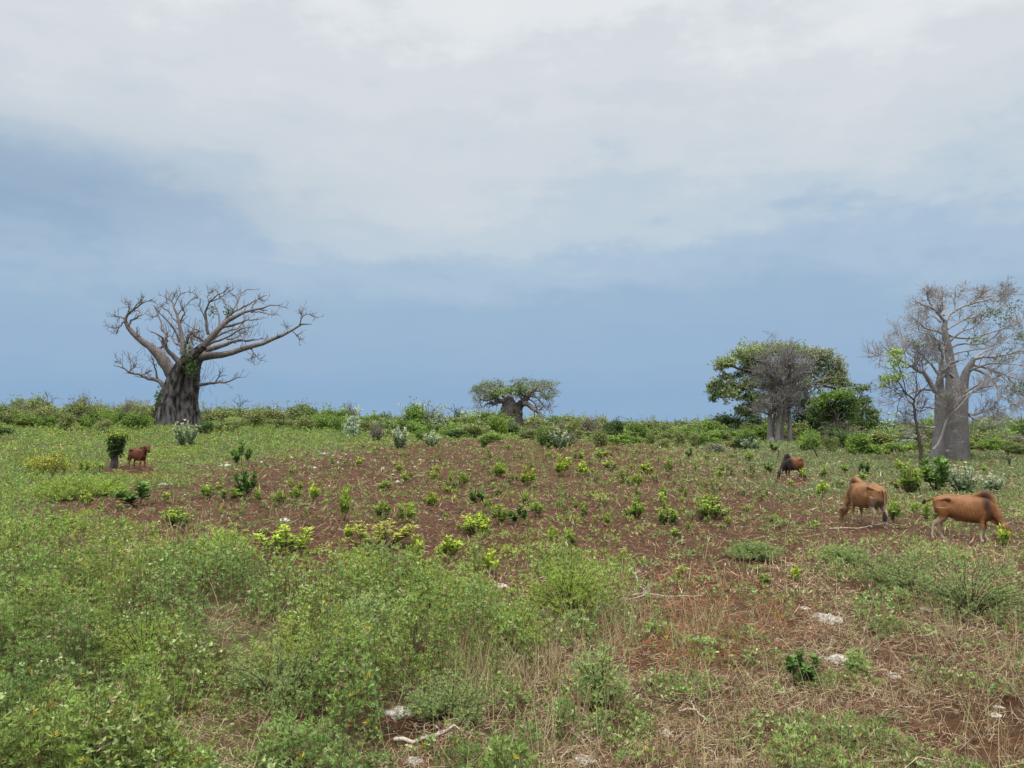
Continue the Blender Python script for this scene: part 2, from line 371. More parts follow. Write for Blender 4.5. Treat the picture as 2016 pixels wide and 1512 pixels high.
def build_cover():
    r = np.random.default_rng(11); buf = Buf()
    n = 800000
    x, y = candidates(n, 5.2, 260, r=r)
    g, dr, f, px, py = cover_maps(x, y)
    patch = S(.36, .56, fbm(x / .8, y / .8, 4) + (g - .5) * .42)
    hum0 = .6 * fbm(x / .6 + 9, y / .6, 3) + .4 * fbm(x / 1.7 + 19, y / 1.7, 2); gap = np.where(y < 30, .07 + .93 * S(.42, .54, hum0), 1.0)
    keep = r.random(n) < g * (.2 + .8 * patch) * gap * np.interp(y, [6, 15, 40, 260], [.85, .66, .42, .3])
    x, y, g, px, py, patch = (a[keep] for a in (x, y, g, px, py, patch)); n = len(x)
    s = np.maximum(1, y / 8.5)
    hum = .6 * fbm(x / .6 + 9, y / .6, 3) + .4 * fbm(x / 1.7 + 19, y / 1.7, 2)
    H = (.04 + .95 * S(.38, .70, hum)) * g * np.interp(y, [5, 20, 35, 60, 200], [1.0, 1.0, .55, .6, 1.1]) * np.where(px > 1250, .62, 1.0)
    H *= np.where((px > 1350) & (py < 1000), .45, 1)
    z = ground_z(x, y) + H * r.random(n) ** .55 + .01
    C = np.stack([x, y, z], 1)
    A = np.stack([r.normal(size=n) * .7, r.normal(size=n) * .7 - .1, np.ones(n)], 1)
    L = .043 * s ** np.where(y < 20, .8, .72) * r.uniform(.7, 1.25, n)
    col = pick_cols(x, y, px, py, n, r)
    yl = (r.random(n) < .012) & (y < 22); col[yl] = np.array((.48, .36, .05)); br = r.random(n) < (.04 + .10 * (px > 1250)) * (1 - S(15, 30, y)); col[br] = np.array((.22, .13, .07)); br = r.random(n) < .04 * (1 - S(15, 30, y)); col[br] = np.array((.42, .34, .20))
    near = y < 16
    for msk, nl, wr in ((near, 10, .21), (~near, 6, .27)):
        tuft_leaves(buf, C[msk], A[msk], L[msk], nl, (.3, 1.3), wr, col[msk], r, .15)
    # patches of a paler round-leaved weed close to the camera
    bl = np.where(near & (fbm(x / .7 + 31, y / .7 + 8, 3) > .56) & (r.random(n) < .30))[0]
    tuft_leaves(buf, C[bl] + [0, 0, .03], A[bl], L[bl] * .85, 5, (.6, 1.5), .62, np.array([(.34, .42, .16), (.26, .36, .12), (.40, .44, .20)])[r.integers(0, 3, len(bl))], r, .15)
    # stems holding the near tufts
    k = np.where(near & (r.random(n) < .22))[0]
    base = np.stack([x[k] + r.normal(size=len(k)) * .06, y[k] + r.normal(size=len(k)) * .06, z[k] * 0], 1); base[:, 2] = ground_z(base[:, 0], base[:, 1]) - .01
    P = np.stack([base, (base + C[k]) / 2 + r.normal(size=(len(k), 3)) * .02, C[k]], 1); R = np.repeat((.0022 * np.maximum(1, y[k] / 8))[:, None], 3, 1)
    v, q = tubes(P, R, 3); cc = np.where(r.random(len(k))[:, None] < .5, np.array([[.17, .10, .06]]), np.array([[.14, .15, .06]])); buf.add(v, q, np.repeat(cc, 9, 0))
    o = link('leafy_weeds', buf.mesh('leafy_weeds'), M_LEAF)
    tag(o, 'low mass of feathery green weeds covering the foreground and the field edges', 'weeds', kind='stuff')
    print('cover leaves', sum(len(q) for q in buf.q))
build_cover()

def build_straw():
    r = np.random.default_rng(12); buf = Buf(); n = 900000
    x, y = candidates(n, 5.2, 130, r=r)
    g, dr, f, px, py = cover_maps(x, y)
    keep = r.random(n) < dr * S(.28, .62, fbm(x / .5, y / .5, 4) + dr * .15) * np.interp(y, [6, 12, 20, 60, 130], [.34, .34, .30, .22, .14])
    x, y, dr, px, py, f = (a[keep] for a in (x, y, dr, px, py, f)); n = len(x)
    s = np.maximum(1, y / 8.5)
    L = r.gamma(3, .035, n) * s ** .55; W = .0042 * s ** .95 * r.uniform(.6, 1.5, n)
    az = r.uniform(0, 2 * np.pi, n); tilt = np.abs(r.normal(size=n)) * .4
    D = np.stack([np.cos(az) * np.cos(tilt), np.sin(az) * np.cos(tilt), np.sin(tilt)], 1)
    z = ground_z(x, y) + .008 + r.random(n) ** 2 * .10 * (1 - f * .6)
    P0 = np.stack([x, y, z], 1)
    pal = np.array([(.25, .165, .095), (.15, .080, .048), (.34, .26, .165), (.085, .042, .026), (.22, .18, .08), (.04, .020, .013)])
    c = pal[r.choice(6, n, p=[.20, .26, .08, .24, .06, .16])]
    pal2 = np.array([(.38, .27, .16), (.28, .165, .10), (.50, .40, .27), (.15, .08, .05), (.36, .30, .14)]); o_ = r.random(n) > f * .9; c[o_] = pal2[r.choice(5, int(o_.sum()), p=[.3, .24, .22, .14, .10])]
    red = (r.random(n) < .55 * ell(px, py, 1380, 1230, 230, 120)); c[red] = np.array((.30, .11, .05))
    c = np.clip(c * (1 + r.normal(size=(n, 1)) * .15), .02, .8)
    a = y < 12
    bend = r.normal(size=(n, 3)) * .14 * L[:, None]
    P = np.stack([P0, P0 + D * L[:, None] * .5 + bend, P0 + D * L[:, None]], 1)[a]
    v, q = tubes(P, np.repeat((W[a] * .5)[:, None], 3, 1) * np.array([[1, 1, .5]]), 3)
    buf.add(v, q, np.repeat(c[a], 9, 0)); b_ = ~a; nb = int(b_.sum())
    N = unit(np.cross(D[b_], r.normal(size=(nb, 3)) * .6 + [0, 0, 1.]))
    buf.add(leaf_quads(P0[b_], D[b_], N, L[b_], W[b_] * 1.5).reshape(-1, 3), np.arange(nb * 4).reshape(-1, 4), np.repeat(c[b_], 4, 0))
    o = link('straw_litter', buf.mesh('straw_litter'), M_STRAW)
    tag(o, 'dead straw and broken stems scattered over the brown soil', 'straw', kind='stuff'); print('straw', n)
    # upright dry stalks
    buf = Buf(); n = 130000
    x, y = candidates(n, 5.2, 40, r=r); g, dr, f, px, py = cover_maps(x, y)
    w_ = .20 * (1 - f) * S(850, 1100, px) + .06 * (1 - f) + 1.3 * ell(px, py, 1010, 1330, 170, 110) + .7 * ell(px, py, 370, 1080, 70, 60) + .6 * ell(px, py, 1270, 1250, 190, 90) + .35 * ell(px, py, 1900, 1230, 130, 70) + .02
    keep = r.random(n) < w_ * S(.4, .65, fbm(x / .35 + 3, y / .35, 2)) * .55
    x, y, px = x[keep], y[keep], px[keep]; n = len(x); s = np.maximum(1, y / 8.5)
    L = r.uniform(.15, .62, n); base = np.stack([x, y, ground_z(x, y) - .01], 1)
    lean = r.normal(size=(n, 3)) * .28; lean[:, 2] = 1; D = unit(lean); cur = r.normal(size=(n, 3)) * .14
    P = np.stack([base + D * L[:, None] * t + cur * L[:, None] * t * t for t in (0, .35, .7, 1)], 1)
    v, q = tubes(P, (.0027 * s ** .9)[:, None] * np.array([[1, .9, .7, .4]]), 3)
    c = np.array([(.50, .42, .24), (.38, .25, .13), (.36, .38, .16), (.16, .09, .06)])[r.choice(4, n, p=[.4, .25, .2, .15])] * (1 + r.normal(size=(n, 1)) * .15)
    buf.add(v, q, np.repeat(np.clip(c, .02, .8), 12, 0))
    o = link('dry_grass', buf.mesh('dry_grass'), M_STRAW)
    tag(o, 'thin upright dry stalks standing among the weeds', 'dry grass', kind='stuff'); print('stalks', n)
build_straw()

def rock_arrays(r, n=10):
    u = np.linspace(0, np.pi, n); v = np.linspace(0, 2 * np.pi, n * 2, endpoint=False)
    U, V = np.meshgrid(u, v, indexing='ij')
    x, y, z = np.sin(U) * np.cos(V), np.sin(U) * np.sin(V), np.cos(U)
    of = r.uniform(0, 60, 2)
    d = .72 + .55 * fbm(x * 1.3 + y + of[0], z * 1.4 + y * .7 + of[1], 3) + .40 * (fbm(x * 4 + of[0], (z + y) * 4, 2) - .5) + .3 * (fbm(x * 9 + y * 7 + of[0], (z - y) * 9, 2) - .5)
    P = np.stack([x * d, y * d, z * d], -1).reshape(-1, 3); m = n * 2
    i = np.arange(n - 1)[:, None] * m; j = np.arange(m)[None, :]; j2 = (j + 1) % m
    q = np.stack([i + j, i + m + j, i + m + j2, i + j2], -1).reshape(-1, 4)
    return P, q
def build_chips():
    r = np.random.default_rng(13); buf = Buf(); n = 60000
    x, y = candidates(n, 5.2, 110, r=r); g, dr, f, px, py = cover_maps(x, y)
    zone = .10 + .5 * ell(px, py, 620, 910, 280, 60) + .35 * ell(px, py, 1750, 1350, 300, 110) + .5 * ell(px, py, 850, 1450, 90, 50) + .4 * ell(px, py, 200, 1480, 150, 40)
    keep = r.random(n) < zone * (1 - g * .8) * S(.45, .7, fbm(x / .8 + 5, y / .8, 3)) * .5
    x, y = x[keep], y[keep]; n = len(x); s = np.maximum(1, y / 9)
    sz = (.012 * s * r.gamma(2, .5, n))[:, None]
    o6 = np.array([(1, 0, 0), (0, 1, 0), (-1, 0, 0), (0, -1, 0), (0, 0, .7), (0, 0, -.7)], float)
    V = o6[None] * (1 + r.normal(size=(n, 6, 1)) * .3) * sz[:, None, :] + np.stack([x, y, ground_z(x, y) + .004], 1)[:, None, :]
    # eight triangles written as quads with a shared mid-edge vertex would be wasteful: use four bent quads
    qd = np.array([(0, 1, 4, 3), (2, 3, 4, 1), (0, 3, 5, 1), (2, 1, 5, 3)])
    Q = (qd[None] + (np.arange(n) * 6)[:, None, None]).reshape(-1, 4)
    c = np.array([(.36, .32, .27), (.24, .19, .14), (.44, .41, .36)])[r.choice(3, n)]
    buf.add(V.reshape(-1, 3), Q, np.repeat(c, 6, 0))
    o = link('stone_chips', buf.mesh('stone_chips'), M_STRAW); tag(o, 'pale limestone chips strewn over the brown soil', 'stone chips', kind='stuff'); print('chips', n)
build_chips()

# ------------------------------------------------------------------ trees traced limb by limb
class Frame:
    """limbs are read off as (x, y, radius) and put into the world at distance D (+ depth offset)"""
    def __init__(s, ox, oy, sc, D, base_px):
        s.ox, s.oy, s.sc, s.D = ox, oy, sc, D
        s.base = at_dist(base_px, D); s.k = sc * D / F
    def P(s, zx, zy, dz=0.0):
        r = ray(s.ox + zx * s.sc, s.oy + zy * s.sc); t = (s.D + dz) / r[1]
        return np.array([r[0] * t, r[1] * t, CAMZ + r[2] * t]) - s.base
    def limb(s, pts, dz0=0.0, dz1=0.0, K=12):
        pts = [p if len(p) == 3 else None for p in pts]
        xy = np.array([p[:2] for p in pts], float); rr = np.array([p[2] for p in pts], float) * s.k
        d = np.concatenate([[0], np.cumsum(np.linalg.norm(np.diff(xy, axis=0), axis=1))]); d /= d[-1]
        W = np.array([s.P(a, b, dz0 + (dz1 - dz0) * t ** 1.2) for (a, b), t in zip(xy, d)])
        return resample(W, rr, K)
def cap(P, z0, k):
    P = P.copy(); z = P[..., 2]; P[..., 2] = np.where(z > z0, z0 + (z - z0) * k, z); return P
def limbs_arrays(L):
    return np.stack([a for a, b in L]), np.stack([b for a, b in L])
def wobble(P, amp, r):
    n, K, _ = P.shape; o = r.normal(size=P.shape) * amp; o[:, 0] = 0
    return P + o
def trunk_mesh(buf, P, R, lobes, depth, r, sides=36, K=26, flare=1.15, col=(.3, .3, .3), rough=.03):
    Ps, Rs = resample(P, R, K); T = unit(np.gradient(Ps, axis=0)); U = unit(np.cross(T, [0, 1, 0])); V = np.cross(T, U)
    a = np.arange(sides) * 2 * np.pi / sides; ph = r.uniform(0, 6, 3)
    t = np.linspace(0, 1, K)[:, None]
    m = 1 + depth * (np.abs(np.sin(a[None] * lobes / 2 + ph[0] + t * .9)) - .5) * (1.25 - t * .8) + depth * .4 * np.sin(a[None] * 2 + ph[1] + t * 2) + (flare - 1) * (1 - t) ** 6
    m = m + rough * r.normal(size=(K, sides)) + (fbm(a[None] * 3 + ph[2], t * 9, 3) - .5) * depth * .9
    ring = Ps[:, None] + (U[:, None] * np.cos(a)[None, :, None] + V[:, None] * np.sin(a)[None, :, None]) * (Rs[:, None] * m)[..., None]
    i = np.arange(K - 1)[:, None] * sides; s = np.arange(sides)[None]; s2 = (s + 1) % sides
    buf.add(ring.reshape(-1, 3), np.stack([i + s, i + s2, i + sides + s2, i + sides + s], -1).reshape(-1, 4), col)
def twig_leaves(buf, P, t0, n, L, cols, r, nl=5, spread=(.3, 1.4), wr=.38, jit=.1):
    m, K, _ = P.shape; idx = r.integers(0, m, n); t = r.uniform(t0, 1, n) * (K - 1); i = np.minimum(t.astype(int), K - 2); f = (t - i)[:, None]
    pos = P[idx, i] * (1 - f) + P[idx, i + 1] * f + r.normal(size=(n, 3)) * jit
    A = r.normal(size=(n, 3)) * .6 + np.array([0, 0, .8])
    c = np.array(cols)[r.integers(0, len(cols), n)]
    tuft_leaves(buf, pos, A, np.full(n, L), nl, spread, wr, c, r, .18)

GREY = (.3, .29, .28)
def tree_left():
    r = np.random.default_rng(21); f = Frame(200, 540, 460 / 2016, 88.0, 350)
    t = thing('baobab_tree', 'huge bare baobab with thick dark fluted trunk and sprawling leafless limbs', 'tree', f.base, 'leafless and half leafless baobabs')
    tb = Buf(); Lm = f.limb
    def tr(pts, dz0=0, dz1=0, lobes=5, depth=.12):
        P = np.array([f.P(x, y, dz0 + (dz1 - dz0) * i / (len(pts) - 1)) for i, (x, y, _) in enumerate(pts)]); R = np.array([p[2] for p in pts]) * f.k
        trunk_mesh(tb, P, R, lobes, depth, r)
    tr([(590, 1400, 112), (585, 1250, 100), (592, 1100, 84), (608, 1000, 72), (632, 900, 60), (668, 820, 52), (712, 755, 46), (790, 695, 38), (880, 620, 32)], -.6, -1.2, 6, .26)
    tr([(735, 1390, 112), (738, 1250, 104), (738, 1100, 92), (745, 980, 86), (760, 880, 78), (790, 780, 66), (830, 715, 52), (865, 680, 44)], .6, .8, 7, .24)
    tr([(545, 1380, 80), (530, 1250, 66), (520, 1140, 50), (528, 1050, 36), (545, 1000, 26), (560, 975, 18)], .3, .5, 4, .14)
    tr([(680, 1100, 70), (670, 980, 62), (650, 880, 50), (600, 850, 44)], .8, .8, 4, .1)
    trunk = link('trunk', tb.mesh('trunk', True), M_BARK_L, t)
    L = [Lm([(620, 900, 50), (580, 850, 44), (535, 775, 42), (490, 700, 40), (430, 640, 36), (350, 570, 31), (280, 520, 26), (232, 465, 21), (205, 410, 17)], .2, -1.5),
         Lm([(640, 860, 34), (600, 800, 33), (555, 735, 32), (500, 665, 28), (465, 632, 18)], 1.0, 1.6),
         Lm([(470, 640, 12), (520, 625, 10), (528, 590, 7), (548, 570, 4)], 1.6, 2.5),
         Lm([(205, 410, 17), (222, 350, 13), (272, 308, 10), (340, 260, 7), (385, 240, 5), (440, 215, 3)], -1.5, -2.5),
         Lm([(225, 350, 9), (236, 290, 7), (228, 250, 5), (203, 233, 3)], -1.8, -2.2), Lm([(272, 308, 7), (292, 275, 5), (335, 235, 4), (362, 200, 3)], -2, -3),
         Lm([(230, 440, 12), (265, 395, 10), (310, 370, 8), (342, 350, 6), (312, 312, 4), (280, 318, 3)], -1.5, -.2),
         Lm([(203, 392, 9), (170, 368, 7), (130, 368, 5), (88, 343, 3)], -1.5, -2.5), Lm([(190, 410, 8), (168, 440, 6), (120, 462, 4), (68, 456, 3)], -1.5, -1),
         Lm([(160, 445, 5), (140, 480, 4), (128, 512, 3), (100, 508, 2)], -1.3, -.8),
         Lm([(690, 770, 32), (650, 735, 27), (620, 700, 23), (575, 660, 20), (548, 610, 16), (525, 560, 12), (490, 520, 8), (420, 498, 4)], -1.2, -3.5),
         Lm([(555, 620, 12), (560, 560, 10), (565, 505, 9)], -2.5, -2.8),
         Lm([(530, 600, 12), (555, 520, 10), (515, 470, 9), (512, 410, 8), (482, 350, 6), (470, 300, 5), (452, 268, 4)], 1.5, 3),
         Lm([(482, 350, 6), (440, 370, 5), (408, 352, 3)], 2.2, 2.2), Lm([(470, 300, 5), (520, 270, 4), (560, 240, 3)], 2.4, 2.8),
         Lm([(715, 720, 34), (705, 650, 29), (700, 570, 25), (690, 500, 20), (670, 430, 17), (652, 350, 13), (622, 285, 10), (604, 228, 7), (560, 205, 5), (538, 175, 3)], .3, 1.2),
         Lm([(672, 430, 9), (695, 365, 8), (720, 342, 6), (700, 300, 5), (682, 250, 4), (690, 225, 3)], .8, -.5),
         Lm([(660, 420, 9), (610, 370, 8), (575, 320, 7), (535, 290, 5), (490, 262, 3)], .8, 2.0), Lm([(655, 350, 8), (690, 305, 7), (745, 250, 5), (790, 205, 4), (832, 198, 3)], .9, 2),
         Lm([(625, 285, 7), (645, 225, 5), (690, 170, 4), (740, 152, 3), (800, 165, 2)], 1, 2), Lm([(604, 228, 5), (625, 190, 4), (632, 160, 3)], 1.2, 1),
         Lm([(682, 585, 13), (645, 510, 10), (605, 445, 8), (560, 390, 6), (500, 335, 5), (458, 270, 3)], .5, -1.5),
         Lm([(720, 640, 14), (735, 560, 10), (770, 510, 8), (840, 490, 6), (770, 455, 4), (700, 412, 3)], -.5, -3),
         Lm([(735, 600, 12), (752, 540, 8), (800, 560, 6), (860, 585, 5)], -1, -3.5),
         Lm([(878, 622, 33), (930, 560, 31), (985, 500, 29), (1040, 442, 25), (1115, 385, 21), (1200, 340, 17), (1290, 312, 13), (1380, 290, 9), (1480, 262, 6), (1540, 270, 4), (1606, 296, 3)], -1, .5),
         Lm([(922, 520, 17), (908, 440, 13), (898, 370, 12), (905, 300, 10), (935, 238, 8), (985, 190, 6), (1055, 150, 5), (1112, 108, 3)], -.9, -3),
         Lm([(935, 238, 6), (1000, 212, 5), (1060, 175, 4), (1132, 130, 2)], -1.8, -3.5), Lm([(930, 240, 5), (915, 190, 4), (952, 150, 3)], -1.8, -1.5),
         Lm([(905, 425, 7), (882, 355, 5), (850, 290, 4), (856, 210, 3)], -1.2, -2.5),
         Lm([(1040, 445, 17), (1075, 380, 14), (1145, 325, 11), (1230, 280, 9), (1320, 232, 7), (1375, 200, 5), (1425, 185, 3)], -.5, 2),
         Lm([(1080, 365, 10), (1145, 295, 8), (1180, 225, 6), (1215, 155, 5), (1265, 128, 4), (1322, 132, 2)], 0, 2.5),
         Lm([(1180, 225, 5), (1160, 200, 4), (1135, 175, 2)], 1.5, 2), Lm([(1035, 462, 17), (1100, 445, 14), (1180, 425, 11), (1250, 398, 8), (1300, 392, 6), (1352, 390, 3)], -.5, -3.5),
         Lm([(1290, 312, 9), (1318, 250, 6), (1360, 215, 5), (1410, 238, 3)], .2, 1.5), Lm([(1290, 330, 7), (1355, 325, 6), (1450, 345, 4), (1525, 345, 2)], .2, -1.5),
         Lm([(1012, 455, 11), (1015, 380, 8), (1000, 310, 6), (960, 275, 4), (925, 300, 3)], -.5, 2.5), Lm([(1100, 345, 6), (1075, 270, 5), (1045, 215, 4), (1010, 205, 2)], 0, 2),
         Lm([(855, 712, 48), (900, 700, 42), (970, 700, 37), (1050, 690, 32), (1140, 672, 29), (1250, 637, 26), (1370, 600, 22), (1500, 552, 17), (1600, 500, 14), (1700, 452, 10), (1755, 415, 7), (1812, 432, 3)], .6, -1),
         Lm([(1700, 452, 7), (1722, 390, 6), (1728, 345, 4), (1700, 298, 2)], -1, -1.5), Lm([(1722, 390, 5), (1770, 345, 4), (1815, 352, 3), (1865, 382, 2)], -1.1, -2),
         Lm([(1650, 490, 5), (1682, 530, 4), (1716, 572, 2)], -.8, -.8), Lm([(1600, 500, 5), (1610, 460, 4), (1590, 440, 2)], -.8, 0),
         Lm([(1285, 640, 8), (1325, 690, 6), (1350, 725, 4), (1380, 745, 2)], 0, -.5), Lm([(1320, 680, 5), (1300, 715, 4), (1288, 750, 2)], -.2, 0),
         Lm([(890, 665, 32), (950, 640, 28), (1030, 620, 23), (1110, 588, 18), (1190, 570, 14), (1290, 572, 9), (1345, 560, 6), (1392, 540, 3)], .8, 4),
         Lm([(930, 600, 16), (1000, 570, 13), (1090, 540, 10), (1160, 498, 8), (1230, 465, 6), (1290, 455, 4), (1352, 430, 2)], -.8, -4.5),
         Lm([(1080, 560, 8), (1170, 545, 6), (1210, 510, 5), (1290, 500, 3)], 1, 4), Lm([(900, 600, 14), (850, 560, 10), (800, 530, 7), (760, 490, 5), (735, 500, 3)], -.5, -3),
         Lm([(815, 955, 20), (880, 955, 15), (940, 940, 13), (1000, 932, 11), (1080, 930, 8), (1140, 905, 6), (1185, 885, 4), (1248, 884, 2)], .8, 0),
         Lm([(985, 925, 8), (1008, 885, 6), (1022, 858, 4), (1045, 840, 3)], .5, .5),
         Lm([(555, 985, 28), (520, 945, 24), (478, 908, 20), (400, 900, 15), (325, 866, 12), (235, 846, 9), (185, 810, 6), (105, 785, 3)], .5, -1),
         Lm([(485, 915, 13), (470, 850, 9), (455, 790, 7), (432, 700, 3)], .3, -.5), Lm([(240, 848, 7), (255, 800, 5), (245, 750, 4), (240, 718, 2)], -.8, -.5),
         Lm([(225, 842, 6), (290, 790, 5), (305, 735, 2)], -.8, 0), Lm([(190, 812, 5), (180, 780, 4), (110, 745, 2)], -.9, -1), Lm([(340, 868, 6), (390, 850, 4), (405, 830, 3)], -.4, 0),
         Lm([(760, 700, 26), (765, 620, 20), (780, 540, 15), (800, 450, 10), (815, 380, 6)], 1.5, 6), Lm([(740, 690, 22), (690, 620, 16), (640, 600, 11), (600, 540, 7)], 1.5, 6),
         Lm([(900, 640, 22), (960, 560, 16), (1060, 500, 12), (1180, 460, 8), (1260, 350, 5)], 1.5, 7)]
    P, R = limbs_arrays(L); P = wobble(P, .035, r); b = Buf()
    R = R * .86
    v, q = tubes(P, R, 8); b.add(v, q, GREY)
    slim = R[:, 0] < 13 * f.k * 1.4
    P1, R1 = spawn(P, R, 6, .30, .97, .95, .9, .30, .34, 5, r, .28, .030, .45)
    v, q = tubes(P1, R1, 4); b.add(v, q, GREY)
    P2, R2 = spawn(P1, R1, 2, .3, 1, .45, .9, .25, .7, 4, r, .3, .020, .6); v, q = tubes(P2, R2, 3); b.add(v, q, GREY)
    Pm, Rm = spawn(P[slim], R[slim], 7, .3, 1, .55, 1.0, .2, .4, 4, r, .3, .024, .6); v, q = tubes(Pm, Rm, 3); b.add(v, q, GREY)
    # fine water shoots round the middle of the crown and on the trunk
    core = np.array([f.P(x, y, z) for x, y, z in [(860, 600, 0), (760, 560, 0), (950, 520, 1), (700, 560, -1), (1150, 545, 1), (1250, 560, 0), (820, 870, 1), (830, 1000, .6), (470, 700, 0)]])
    Pc = np.repeat(core, 26, 0) + r.normal(size=(234, 3)) * np.array([1.1, 1.0, .5]); Ps = np.stack([Pc, Pc + np.array([0, 0, .2])], 1)
    P3, R3 = spawn(Ps, np.full((234, 2), .02), 1, 0, 1, 1.5, .8, .25, 1, 5, r, .25, .018, .6); v, q = tubes(P3, R3, 3); b.add(v, q, GREY)
    link('branches', b.mesh('branches', True), M_LIMB_L, t)
    lb = Buf(); c = []
    for (x, y, s, n, dz) in [(775, 810, 22, 120, -1.6), (770, 640, 24, 60, -1), (705, 710, 18, 50, -1.4), (1095, 325, 16, 60, 0), (520, 1060, 26, 200, -1.2), (960, 325, 20, 30, 0), (770, 740, 18, 40, -1.5)]:
        c.append(np.array([f.P(x, y, dz)]) + r.normal(size=(n, 3)) * np.array([s * f.k, .35, s * f.k * 1.5]))
    c = np.vstack(c); tuft_leaves(lb, c, r.normal(size=c.shape) + [0, -.5, .3], np.full(len(c), .2), 4, (.3, 1.3), .5, np.array([(.06, .11, .03), (.12, .17, .05)])[r.integers(0, 2, len(c))], r)
    link('climbing_leaves', lb.mesh('climbing_leaves'), M_LEAF, t)
tree_left()

def tree_centre():
    r = np.random.default_rng(22); f = Frame(900, 700, 240 / 2016, 170.0, 1000)
    t = thing('baobab_tree', 'squat baobab with flat spreading pale green crown standing alone on the horizon', 'tree', f.base)
    tb = Buf()
    for pts, dz, lb in [([(860, 1160, 175), (860, 1000, 160), (865, 900, 140), (850, 800, 115), (820, 740, 90), (790, 715, 60)], 0, 6), ([(960, 1150, 110), (985, 960, 95), (1020, 850, 72), (1080, 770, 62)], .5, 5)]:
        trunk_mesh(tb, np.array([f.P(x, y, dz) for x, y, _ in pts]), np.array([p[2] for p in pts]) * f.k, lb, .2, r)
    link('trunk', tb.mesh('trunk', True), M_BARK_D, t)
    Lm = f.limb
    L = [Lm([(800, 780, 52), (730, 750, 44), (650, 775, 36), (590, 790, 26), (540, 790, 20), (480, 800, 14), (430, 850, 7), (370, 850, 4)], 0, -3),
         Lm([(590, 785, 22), (520, 740, 18), (430, 740, 12), (360, 680, 5)], -1.5, -4), Lm([(740, 750, 30), (640, 700, 22), (560, 720, 16), (500, 700, 10), (440, 640, 5)], 0, 4),
         Lm([(830, 760, 40), (780, 690, 28), (700, 650, 20), (600, 610, 15), (480, 610, 9), (400, 560, 5)], 0, 3), Lm([(700, 640, 14), (650, 590, 11), (560, 560, 9), (530, 480, 5)], 1, -4),
         Lm([(900, 780, 42), (910, 690, 28), (860, 600, 20), (800, 540, 14), (720, 490, 10), (600, 440, 6)], 0, 5), Lm([(880, 640, 18), (900, 520, 13), (960, 450, 10), (1060, 400, 6), (1140, 420, 4)], 0, -4),
         Lm([(1020, 850, 62), (1090, 780, 60), (1150, 700, 52), (1220, 610, 40), (1290, 560, 26), (1370, 510, 16), (1470, 490, 10), (1600, 490, 4)], .5, -1),
         Lm([(1060, 820, 40), (1060, 700, 22), (1030, 600, 20), (1100, 570, 16), (1180, 560, 8), (1240, 520, 5)], 0, 3), Lm([(1150, 660, 26), (1060, 650, 20), (1030, 590, 14), (980, 600, 10)], 0, -2),
         Lm([(1280, 580, 20), (1370, 590, 14), (1440, 650, 9), (1500, 670, 4)], 0, -3), Lm([(1200, 660, 16), (1300, 690, 12), (1380, 760, 11), (1430, 840, 8), (1520, 920, 4)], 0, -3),
         Lm([(1100, 800, 52), (1160, 800, 44), (1230, 870, 36), (1320, 920, 24), (1390, 960, 13), (1420, 1020, 9), (1432, 1050, 6)], -.5, -3.5),
         Lm([(1180, 720, 14), (1250, 760, 10), (1300, 830, 6), (1340, 900, 4)], 1, 5), Lm([(1400, 600, 12), (1480, 680, 9), (1530, 780, 6), (1560, 900, 3)], -1, -3), Lm([(480, 720, 10), (400, 740, 7), (345, 790, 4), (330, 860, 3)], -3, -3), Lm([(560, 610, 12), (450, 580, 8), (360, 570, 5), (320, 620, 3)], 2, 3), Lm([(760, 500, 10), (650, 460, 8), (540, 500, 5), (440, 520, 3)], 3, 5), Lm([(1300, 470, 10), (1450, 450, 7), (1560, 540, 4), (1600, 600, 3)], 2, 4), Lm([(1220, 610, 18), (1230, 520, 12), (1280, 450, 8), (1400, 430, 4)], 0, 5)]
    P, R = limbs_arrays(L); P = wobble(P, .07, r); b = Buf(); v, q = tubes(cap(P, f.P(1000, 520)[2], .6), R, 6); b.add(v, q, GREY)
    P1, R1 = spawn(P, R, 12, .25, 1, 1.7, .95, .12, .35, 5, r, .3, .045, .5); v, q = tubes(cap(P1, f.P(1000, 520)[2], .6), R1, 4); b.add(v, q, GREY)
    P2, R2 = spawn(P1, R1, 4, .3, 1, .9, .9, .08, .7, 4, r, .3, .03, .6); v, q = tubes(cap(P2, f.P(1000, 520)[2], .6), R2, 3); b.add(v, q, GREY)
    link('branches', b.mesh('branches', True), M_LIMB_L, t)
    lb = Buf(); sel = P2[:, -1, 2]; top = P2[(sel > f.P(0, 720)[2])]
    twig_leaves(lb, cap(top, f.P(1000, 520)[2], .6), .2, 3000, .30, [(.20, .245, .12), (.24, .28, .15), (.16, .20, .10)], r, 4, jit=.3)
    for (x, y, sx, sy, n) in [(760, 610, 110, 40, 150), (1060, 540, 120, 32, 130), (650, 640, 50, 26, 70)]:
        c = np.array([f.P(x, y, -1)]) + r.normal(size=(n, 3)) * np.array([sx * f.k, 1.5, sy * f.k]); tuft_leaves(lb, c, r.normal(size=c.shape) + [0, 0, .5], np.full(n, .42), 5, (.3, 1.3), .5, np.tile([(.22, .30, .09)], (n, 1)), r)
    link('crown', lb.mesh('crown'), M_LEAF, t)
tree_centre()

